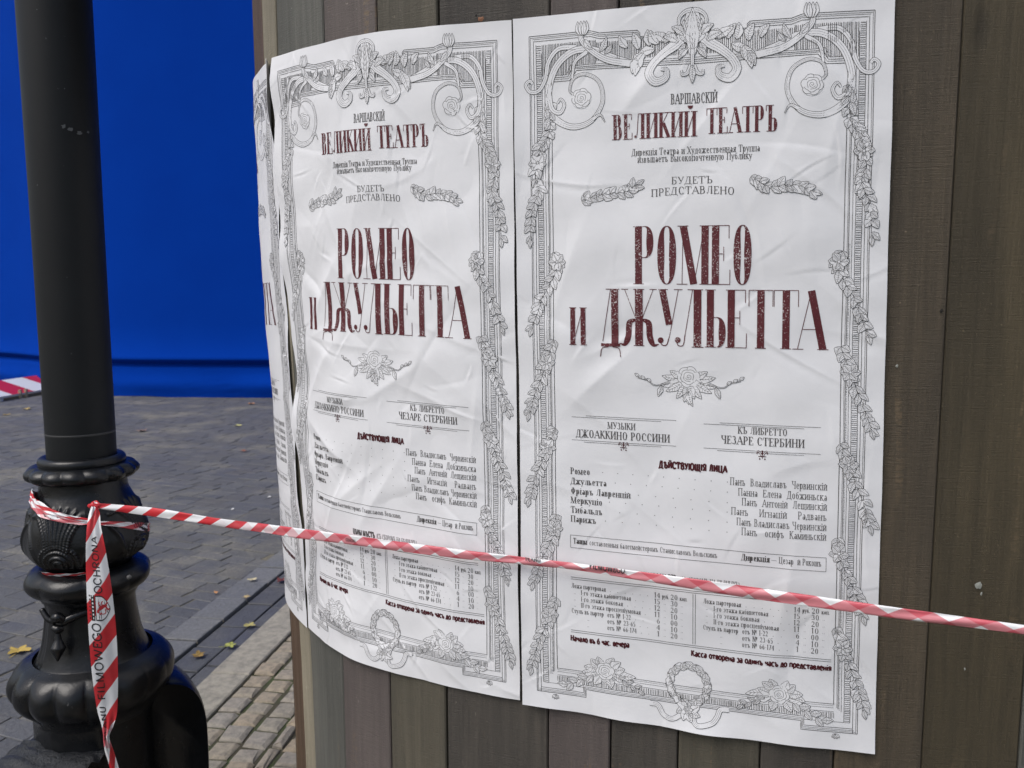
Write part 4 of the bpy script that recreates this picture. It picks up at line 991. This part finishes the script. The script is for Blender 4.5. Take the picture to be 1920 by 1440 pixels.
    for n_, (px, py, rp, sx) in enumerate(((119, 237, 4.5, 1.2), (133, 243, 5, 1.3), (149, 249, 3.5, 1.8), (165, 248, 3, .8), (121, 166, 1.6, 1.), (70, 347, 1.5, .7), (69, 18, 1.3, 1.))):
        r_ = random.Random(n_+3); V = []
        for k in range(12):
            a = 2*math.pi*k/12; q = rp*r_.uniform(.45, 1.15); V.append((px+q*sx*math.cos(a), py+q*math.sin(a)))
        V.append((px, py)); W3 = []
        for (x_, y_) in V:       # meet the pole's surface
            d_ = ray([(x_, y_)])[0]; hx = d_[:2]/np.hypot(d_[0], d_[1]); b_ = float(hx@LX); R_ = .0815+.0009
            t_ = b_-math.sqrt(max(0, b_*b_-(LD*LD-R_*R_))); W3.append((hx[0]*t_, hx[1]*t_, CH+t_*d_[2]/np.hypot(d_[0], d_[1])))
        o = obj('scuff_mark', mesh('scuff_mark', W3, [(k, (k+1) % 12, 12) for k in range(12)], scm)); o.parent = root; o.matrix_parent_inverse = Matrix.Translation(-root.location)
    # swag with a knot and a tassel on the bell
    def onlathe(px, rad): return atdist([px], LD-rad)[0]
    def tube(name, pts, rads, parent, m=IRON, nt=8):
        P = spline(pts, 6); R_ = np.interp(np.linspace(0, 1, len(P)), np.linspace(0, 1, len(rads)), rads); V = []
        for i, p in enumerate(P):
            t = P[min(i+1, len(P)-1)]-P[max(i-1, 0)]; t /= np.linalg.norm(t)+1e-9; a = np.cross(t, [0, .3, 1]); a /= np.linalg.norm(a); b_ = np.cross(t, a)
            for k in range(nt): q = 2*math.pi*k/nt; V.append(p+R_[i]*(a*math.cos(q)+b_*math.sin(q)))
        Fc = grid_faces(len(P), nt, True)+[tuple(range(nt))[::-1], tuple((len(P)-1)*nt+k for k in range(nt))]
        o = obj(name, mesh(name, V, Fc, m, True)); o.parent = parent; o.matrix_parent_inverse = Matrix.Translation(-parent.location)
    tube('swag', [onlathe((78, 1142), .088), onlathe((90, 1160), .103), onlathe((104, 1166), .112)], (.006, .008, .009), root)
    tube('swag', [onlathe((116, 1168), .115), onlathe((135, 1158), .118), onlathe((166, 1146), .117)], (.010, .010, .008), root)
    tube('swag_knot', [onlathe((99, 1160), .112), onlathe((108, 1158), .118), onlathe((120, 1163), .117)], (.009, .013, .009), root)
    tube('swag_knot', [onlathe((99, 1176), .112), onlathe((108, 1180), .118), onlathe((118, 1178), .117)], (.008, .011, .008), root)
    tube('tassel', [onlathe((108, 1184), .114), onlathe((109, 1200), .116), onlathe((109, 1216), .118), onlathe((108, 1240), .124)], (.005, .008, .018, .002), root)
    tube('bolt_head', [onlathe((242, 1082), .125), onlathe((242, 1082), .131)], (.006, .006), root, mat_plain('worn_bolt', (.12, .12, .12), .4))
    # side buttress, an arched fin
    def fin(name, d, prof, thick, m, rough=0.):
        nrm = np.array([-d[1], d[0]]); pts = spline(prof, 6); V = []; r = np.random.default_rng(3)
        secs = [(-1, .0), (-.92, .35), (-.7, .75), (-.4, .95), (0, 1.), (.4, .95), (.7, .75), (.92, .35), (1, 0.)]
        cx, cz = .10, .0
        for (q, z) in pts:
            for sx, f in secs:
                inset = (1-f)*.012; ll = math.hypot(q-.12, z-.2)+1e-6
                qq, zz = q-(q-.12)/ll*inset, z-(z-.2)/ll*inset
                zz += rough*r.normal()*.5 if z > .25 else 0
                p = LX+d*qq+nrm*sx*thick/2; V.append((p[0], p[1], max(zz, 0)))
        me = mesh(name, V, grid_faces(len(pts), len(secs))+[tuple(i*len(secs) for i in range(len(pts)))[::-1], tuple(i*len(secs)+len(secs)-1 for i in range(len(pts)))], m, True)
        o = obj(name, me); o.parent = root; o.matrix_parent_inverse = Matrix.Translation(-root.location)
        return o
    dr = rdir*math.cos(.12)+vdir*math.sin(.12)
    fin('buttress', dr, [(.06, 0.), (.06, .3), (.06, .56), (.08, .592), (.14, .592), (.18, .586), (.215, .565), (.242, .525), (.256, .47), (.260, .4), (.262, .2), (.264, 0.)], .16, IRON)
    df = -vdir*math.cos(.78)-rdir*math.sin(.78)
    o = fin('buttress', df, [(.04, 0.), (.04, .3), (.06, .470), (.14, .492), (.20, .486), (.255, .462), (.300, .425), (.325, .37), (.336, .28), (.340, .12), (.342, 0.)], .24, IRON2, .008)
    o['label'] = 'front buttress with thick flaking black paint'
    # round cover rim on the front buttress
    c0 = LX+df*.335; nr = np.array([-df[1], df[0]]); V = []
    for rr, dd in ((.062, -.01), (.066, .012), (.056, .016), (.050, .004), (.0, .006)):
        for k in range(28):
            a = 2*math.pi*k/28; p = c0+df*dd+nr*rr*math.cos(a)*1.05; V.append((p[0], p[1], .352+rr*math.sin(a)))
    o2 = obj('cover_rim', mesh('cover_rim', V, grid_faces(5, 28, True), IRON, True)); o2.parent = root; o2.matrix_parent_inverse = Matrix.Translation(-root.location)
    tag(root, 'black cast-iron street lamp post with ornate vase base, tape tied round it', 'lamp post')
build_lamp()

# ================================================================== barrier tape
def attach_uv(me, UV, fold):
    uv = me.uv_layers.new(name='UVMap'); li = np.zeros(len(me.loops), np.int32); me.loops.foreach_get('vertex_index', li)
    uv.data.foreach_set('uv', np.array(UV, np.float32)[li].ravel())
    at = me.attributes.new('fold', 'FLOAT', 'POINT'); at.data.foreach_set('value', np.array(fold, np.float32))
def build_tape():
    root = bpy.data.objects.new('barrier_tape', None); COL.objects.link(root)
    knot = atdist([(178, 948)], LD-.150)[0]; root.location = Vector(knot); inv = Matrix.Translation(-root.location)
    def add(name, V, Fc, mats, UV=None, fold=None, mi=None, smooth=True, parent=None):
        me = mesh(name, V, Fc, mats, smooth, mi)
        if UV is not None: attach_uv(me, UV, fold)
        o = obj(name, me); o.parent = parent or root; o.matrix_parent_inverse = inv if parent is None else Matrix.Identity(4)
        if 'lettering' in name: tag(o, kind='stuff')
        return o
    # --- stretched run: pixel centre, width, horizontal distance from the camera
    run = [(178, 948, 9, 2.125), (205, 951, 12, 2.11), (250, 956, 15, 2.06), (300, 962, 17, 2.01), (350, 970, 16, 1.955), (400, 978, 15, 1.90), (450, 985, 16, 1.85), (500, 991, 17, 1.77), (560, 1000, 19, 1.685), (640, 1010, 18, 1.60), (720, 1021, 18, 1.515), (800, 1031, 18, 1.448), (880, 1041, 17, 1.42), (950, 1048, 15, 1.398), (1000, 1054, 14, 1.38), (1060, 1060, 13, 1.36), (1120, 1068, 14, 1.345), (1200, 1080, 17, 1.322), (1300, 1095, 20, 1.292), (1400, 1110, 22, 1.28), (1500, 1124, 22, 1.272), (1600, 1138, 21, 1.27), (1700, 1152, 21, 1.272), (1800, 1165, 19, 1.28), (1900, 1178, 18, 1.29), (1990, 1190, 18, 1.31), (2200, 1216, 18, 1.36), (2500, 1250, 18, 1.5)]
    Q = spline(run, 7); V, UV, fold = [], [], []; ns = 14; acc = 0.; prev = None; cen = []; nr = []
    for i, (px, py, wd, D) in enumerate(Q):
        c = atdist([(px, py)], D)[0]; up = atdist([(px, py-wd/2)], D)[0]-c
        hh = np.linalg.norm(up); fwd = c-np.array([0, 0, CH]); fwd /= np.linalg.norm(fwd)
        if prev is not None: acc += np.linalg.norm(c-prev)
        prev = c; cen.append((c, up, fwd)); tw = .05*math.sin(i*.33)+.04*math.sin(i*.71+1)
        for k in range(ns):
            a = 2*math.pi*k/ns; y = math.cos(a)*hh; x = math.sin(a)
            thk = .0030+.0014*math.sin(i*.5+2*a)
            ridge = .0010*math.sin(3*a+i*.21)
            p = c+up/hh*y-fwd*(x*thk+ridge+tw*y*.3); V.append(p)
            v = (y/hh*.5+.5)*.030 if x >= 0 else .030+(.5-y/hh*.5)*.030
            UV.append((acc, v)); fold.append(float(np.clip((px-390)/260, 0, 1)))
    n = len(Q); run_o = add('stretched_run', V, grid_faces(n, ns, True), TAPE, UV, fold)
    # blurred bits of lettering caught along the upper fold of the run
    pr = Print()
    def on_run(name, items, m):
        pr = Print(); 
        for s, t0, hgt, base, dirn in items: 
            x = 0.
            for ch in s:
                g_, kx_, _ = glyph(ch); adv = (g_[0] if g_ else .4)+.05
                if g_: draw_glyph(pr, ch, t0+x, base, hgt*.9, hgt, .16*hgt, .12*hgt, 0, True)
                x += adv*hgt*.9
        C = np.array([c for c, _, _ in cen]); arc = np.concatenate([[0], np.cumsum(np.linalg.norm(np.diff(C, axis=0), axis=1))])
        A = np.array(pr.V); out_ = []
        for x, y, o in A:
            s = x/1000; i = np.clip(np.searchsorted(arc, s)-1, 0, len(arc)-2); f = (s-arc[i])/(arc[i+1]-arc[i]+1e-9)
            c = C[i]*(1-f)+C[i+1]*f; up = cen[i][1]*(1-f)+cen[i+1][1]*f; fw = cen[i][2]; hh = np.linalg.norm(up)
            yy = float(np.clip(-y/1000, -hh*.97, hh*.97)); bul = .0052*math.sqrt(max(0, 1-(yy/hh)**2))
            out_.append(c+up/hh*yy-fw*(bul+.0006+o))
        add(name, out_, pr.F, m, parent=run_o, smooth=False)
    C = np.array([c for c, _, _ in cen]); arc = np.concatenate([[0], np.cumsum(np.linalg.norm(np.diff(C, axis=0), axis=1))])
    def s_at(px): return float(np.interp(px, Q[:, 0], arc))*1000
    on_run('tape_lettering', [('FILMOWEGO', s_at(1105), 11, 0, 1), ('OCHRONA', s_at(648), 6, 4, 1), ('PLANU', s_at(985), 9, -1, 1)], TINK)
    # --- wrap around the vase: a tilted band on the surface
    def rad_at(z):
        zz = [.915, .926, .935, .950, .972, .995, 1.012, 1.040, 1.068, 1.095, 1.118, 1.135]; rr = [.098, .099, .107, .122, .134, .1375, .1365, .131, .121, .110, .103, .1005]
        return float(np.interp(z, zz, rr))
    def band(name, ths, zc, wd, off=.009, wob=.0, fold_v=.6):
        V, UV, fo = [], [], []; acc = 0.; pv = None; nw = 6
        for i, (t, z, w_) in enumerate(zip(ths, zc, wd)):
            for k in range(nw):
                f = k/(nw-1)-.5; z_ = z+f*w_; r_ = rad_at(z_)+off+.0015*math.sin(i*.9+k*1.3)+wob*math.sin(k*2.1+i*.5)
                p = (LX[0]+r_*math.cos(t), LX[1]+r_*math.sin(t), z_); V.append(p); UV.append((acc, (f+.5)*.06)); fo.append(fold_v)
            q = np.array(V[-3]); acc += 0 if pv is None else float(np.linalg.norm(q-pv)); pv = q
        return add(name, V, grid_faces(len(ths), nw), TAPE, UV, fo)
    tk = th_cam-.17 if False else None
    # angle on the vase of an image direction: left edge = th_cam-90deg side
    def th_img(a): # a in radians, negative = left as seen from the camera
        d = -vdir*math.cos(a)+rdir*math.sin(a); return math.atan2(d[1], d[0])
    aa = np.linspace(-1.75, .18, 34); band('wrap', [th_img(a) for a in aa], np.interp(aa, (-1.75, -1.3, -.6, -.1, .18), (1.112, 1.103, 1.079, 1.064, 1.060)), np.interp(aa, (-1.75, -1.3, -.7, -.1, .18), (.020, .020, .017, .010, .006)), .011, .002, .75)
    aa = np.linspace(-1.6, .12, 30); band('wrap', [th_img(a) for a in aa], np.interp(aa, (-1.6, -1.2, -.6, .12), (1.126, 1.114, 1.091, 1.064)), np.interp(aa, (-1.6, -1., .12), (.010, .014, .006)), .013, .002, 0.)
    aa = np.linspace(.12, 1.8, 30); band('wrap', [th_img(a) for a in aa], np.interp(aa, (.12, .5, .9, 1.3, 1.8), (1.060, 1.046, 1.026, 1.005, .995)), np.interp(aa, (.12, .6, 1.2, 1.8), (.006, .015, .024, .024)), .009, .0015, .2)
    aa = np.linspace(1.7, 4.6, 30); band('wrap', [th_img(a) for a in aa], np.interp(aa, (1.7, 4.6), (.997, 1.112)), np.full(30, .022), .010, .0, .5)
    aa = np.linspace(-1.05, .1, 24); band('wrap', [th_img(a) for a in aa], np.full(24, .932), np.interp(aa, (-1.05, .1), (.013, .008)), .014, .0, .1)
    # knot
    V = []; nk = 12
    for i in range(nk+1):
        f = math.pi*i/nk
        for k in range(12):
            a = 2*math.pi*k/12; r_ = .0085*(1+.25*math.sin(3*a+2*f)+.15*math.sin(5*a-3*f)); V.append(knot+np.array([r_*1.5*math.sin(f)*math.cos(a), r_*math.sin(f)*math.sin(a), r_*1.1*math.cos(f)]))
    add('knot', V, grid_faces(nk+1, 12, True), TAPE, [(i*.004, k*.004) for i in range(nk+1) for k in range(12)], [0.]*len(V))
    # --- hanging tail: left and right edge in pixels with distance
    tl = [(948, 172, 182, 2.10), (962, 167, 187, 2.09), (985, 163, 189, 2.075), (1020, 161, 196, 2.065), (1060, 161, 203, 2.06), (1100, 162, 209, 2.055), (1150, 164, 215, 2.052), (1200, 167, 219, 2.05), (1250, 171, 221, 2.05), (1300, 177, 221, 2.052), (1335, 183, 219, 2.055), (1358, 190, 212, 2.058), (1376, 193, 205, 2.06), (1392, 194, 208, 2.062), (1410, 197, 214, 2.066), (1440, 206, 223, 2.07), (1490, 214, 236, 2.075), (1560, 222, 240, 2.08)]
    Qt = spline(tl, 7); nw = 13; V, UV = [], []; acc = 0.; pv = None; rowz = []
    rr = np.random.default_rng(8)
    for i, (y, xl, xr, D) in enumerate(Qt):
        L_ = atdist([(xl, y)], D)[0]; R_ = atdist([(xr, y)], D)[0]; c = (L_+R_)/2
        if pv is not None: acc += np.linalg.norm(c-pv)
        pv = c; cr = np.clip((1040-y)/90, 0, 1)+np.clip((y-1320)/40, 0, 1)*np.clip((1420-y)/40, .3, 1)
        for k in range(nw):
            f = k/(nw-1); p = L_+(R_-L_)*f
            dd = .004*math.sin(f*math.pi)+.010*cr*abs(math.sin(f*math.pi*2.2+.4))+.0018*math.sin(f*5+i*.13)+.0012*math.sin(f*11-i*.21)
            p = p-np.array([vdir[0], vdir[1], 0])*dd; V.append(p); UV.append((-acc*.82, .030+f*.060+0.010*math.sin(i*.05)))
        rowz.append(acc)
    ft = [0.7 if 1362 < Qt[i][0] < 1400 else 0. for i in range(len(Qt)) for k in range(nw)]
    tail = add('hanging_tail', V, grid_faces(len(Qt), nw), TAPE, UV, ft)
    VA = np.array(V).reshape(len(Qt), nw, 3); ys = Qt[:, 0]
    def on_tail(f, y, off):     # fraction across, pixel row
        i = np.clip(np.searchsorted(ys, y)-1, 0, len(ys)-2); t = (y-ys[i])/(ys[i+1]-ys[i]); k = np.clip(f, 0, .9999)*(nw-1); j = int(k); g_ = k-j
        a = VA[i, j]*(1-g_)+VA[i, j+1]*g_; b_ = VA[i+1, j]*(1-g_)+VA[i+1, j+1]*g_; p = a*(1-t)+b_*t
        return p-np.array([vdir[0], vdir[1], 0])*(off+.0004)
    # writing runs upwards: x = rows upward from y0, letter tops point to the left
    def put(pr, y0, fb, unit=1.0): return [on_tail(fb-(-y)*unit/50., y0-x, o) for x, y, o in pr.V]
    for s, yb, yt, fb, hgt in (('OCHRONA', 1112, 1003, .60, 15), ('FILMOWEGO', 1312, 1166, .44, 15), ('PLANU', 1385, 1322, .42, 14)):
        pr = Print(); W = text_width(s); sx = (yb-yt)/W; x = 0.
        for ch in s:
            g_, _, _ = glyph(ch); adv = g_[0]+.035; draw_glyph(pr, ch, x, 0, sx, hgt, 2.3, 1.9, 0, True); x += adv*sx
        add('tape_lettering', put(pr, yb, fb), pr.F, TINK, parent=tail, smooth=False)
    # emblem: shield with a rampant lion beside a film strip (x up along the tape, y to the left)
    sh = Print(); half = 24
    def shield(k, m, dx=0):
        A, B_ = [], []
        for t in np.linspace(0, 1, 9):
            yy = 14*k-t*30*k; wv = 24*k*(1-max(0, t-.35)**2*2.1)
            A.append((26+wv*.98, -yy)); B_.append((26-wv*.98, -yy))
        sh.strip(A, B_, m)
    shield(1.0, 0); shield(.90, 1)
    sh.ribbon([(2, -19), (50, -19)], 6.5, 0)
    for k in range(7): sh.ribbon([(5+k*7, -19), (8.5+k*7, -19)], 2.6, 1); sh.ribbon([(5+k*7, -25), (8+k*7, -25)], 2.2, 0)
    li = [([(20, -8), (24, -2), (27, 4), (25, 9)], (5, 8, 7, 4)), ([(20, -8), (16, -10), (15, -7)], (5, 4, 2)), ([(25, -3), (32, -7), (35, -5)], (3, 2.4, 2)), ([(26, 1), (33, -1), (36, 2)], (3, 2.4, 2)), ([(25, 7), (32, 9), (33, 13)], (4, 3, 2)), ([(24, 8), (20, 12), (23, 14)], (4, 3, 2)), ([(22, 6), (14, 6), (12, -1), (15, -3), (11, -6)], (2, 2, 1.6, 2, 2.4))]
    for P, wv in li: sh.ribbon(spline([(a+3, b) for a, b in P], 4), np.interp(np.linspace(0, 1, 4*(len(P)-1)+1), np.linspace(0, 1, len(wv)), wv)*.9, 2)
    add('emblem', put(sh, 1165, .56, .92), sh.F, [TINK, TWHITE, TRED], mi=sh.M, parent=tail, smooth=False)
    tag(root, 'red and white printed barrier tape tied to the lamp post and stretched across the posters', 'tape')
build_tape()

# ================================================================== fallen leaves and grit
def leaf_mesh(name, m, seed, sz):
    r = random.Random(seed); V = [(0, 0, .004)]; n = 26
    for k in range(n):
        a = 2*math.pi*k/n; lob = .55+.45*abs(math.cos(2.5*(a-math.pi/2)))**1.5; rr = sz*lob*r.uniform(.85, 1.1)
        V.append((rr*math.cos(a), rr*math.sin(a)*.85, .006+.32*sz*abs(math.sin(a*1.5+seed))*r.uniform(.4, 1.)*(rr/sz)))
    Fc = [(0, 1+k, 1+(k+1) % n) for k in range(n)]; b = len(V)
    V += [(-.05*sz, -.4*sz, .004), (.05*sz, -.4*sz, .004), (.10*sz, -1.5*sz, .008), (.05*sz, -1.5*sz, .01)]; Fc.append((b, b+1, b+2, b+3))
    return mesh(name, V, Fc, m)
LEAVES = [((36, 1224), .055, (.42, .30, .07), 'large curled yellow leaf on the paving left of the lamp base'), ((372, 1232), .038, (.22, .14, .035), 'olive-brown leaf in the gutter right of the lamp base'), ((468, 1176), .032, (.38, .34, .13), 'pale yellow leaf lying against the kerb'), ((432, 1214), .034, (.30, .32, .08), 'yellow-green leaf flat in the gutter'),
          ((474, 1092), .030, (.52, .46, .30), 'cream leaf on the grey slab strip'), ((405, 1114), .018, (.50, .24, .09), 'tiny orange leaf on the slab strip joint'), ((531, 1091), .045, (.13, .03, .03), 'dark red leaf clump tucked beside the column'), ((447, 799), .060, (.58, .55, .22), 'bright yellow leaf far out on the road'), ((471, 758), .065, (.50, .25, .12), 'orange-brown leaf close to the foot of the blue screen'),
          ((457, 847), .045, (.26, .10, .05), 'reddish-brown leaf on the road, the nearest one by the poster edge'), ((267, 809), .070, (.24, .17, .14), 'dull brown leaf on the road just right of the pole'), ((51, 768), .075, (.48, .36, .13), 'ochre leaf on the road just left of the pole, in front of the barrier'), ((12, 779), .060, (.40, .30, .11), 'ochre leaf at the left edge of the picture on the road'), ((462, 1125), .026, (.36, .28, .15), 'small tan leaf on the drain slot beside the slabs')]
for k, (px, sz, c, lb) in enumerate(LEAVES):
    p = ground([px], RZ)[0]; off = p[0]-(p[1]-4.5)*KD[0]/KD[1]
    z = RZ+(.011 if -1.6 < off < -1.41 else .004)
    o = obj('fallen_leaf', leaf_mesh('fallen_leaf', mat_plain('dry_leaf', c, .7), k, sz), None, (p[0], p[1], z)); o.rotation_euler = (0, 0, k*1.7)
    tag(o, lb, 'leaf', 'fallen leaves on the paving')
GRIT = mat_plain('pale_litter', (.6, .6, .6), .7)
for px, lb in (((505, 933), 'white scrap of litter on the road beside the poster edge'), ((436, 956), 'small white scrap of litter on the road above the tape')):
    p = ground([px], RZ)[0]; V = [(-.012, -.008, 0), (.014, -.006, .004), (.010, .010, .009), (-.012, .008, .003), (0, 0, .012)]
    o = obj('litter_scrap', mesh('litter_scrap', V, [(0, 1, 4), (1, 2, 4), (2, 3, 4), (3, 0, 4)], GRIT), None, (p[0], p[1], RZ+.003)); tag(o, lb, 'litter')
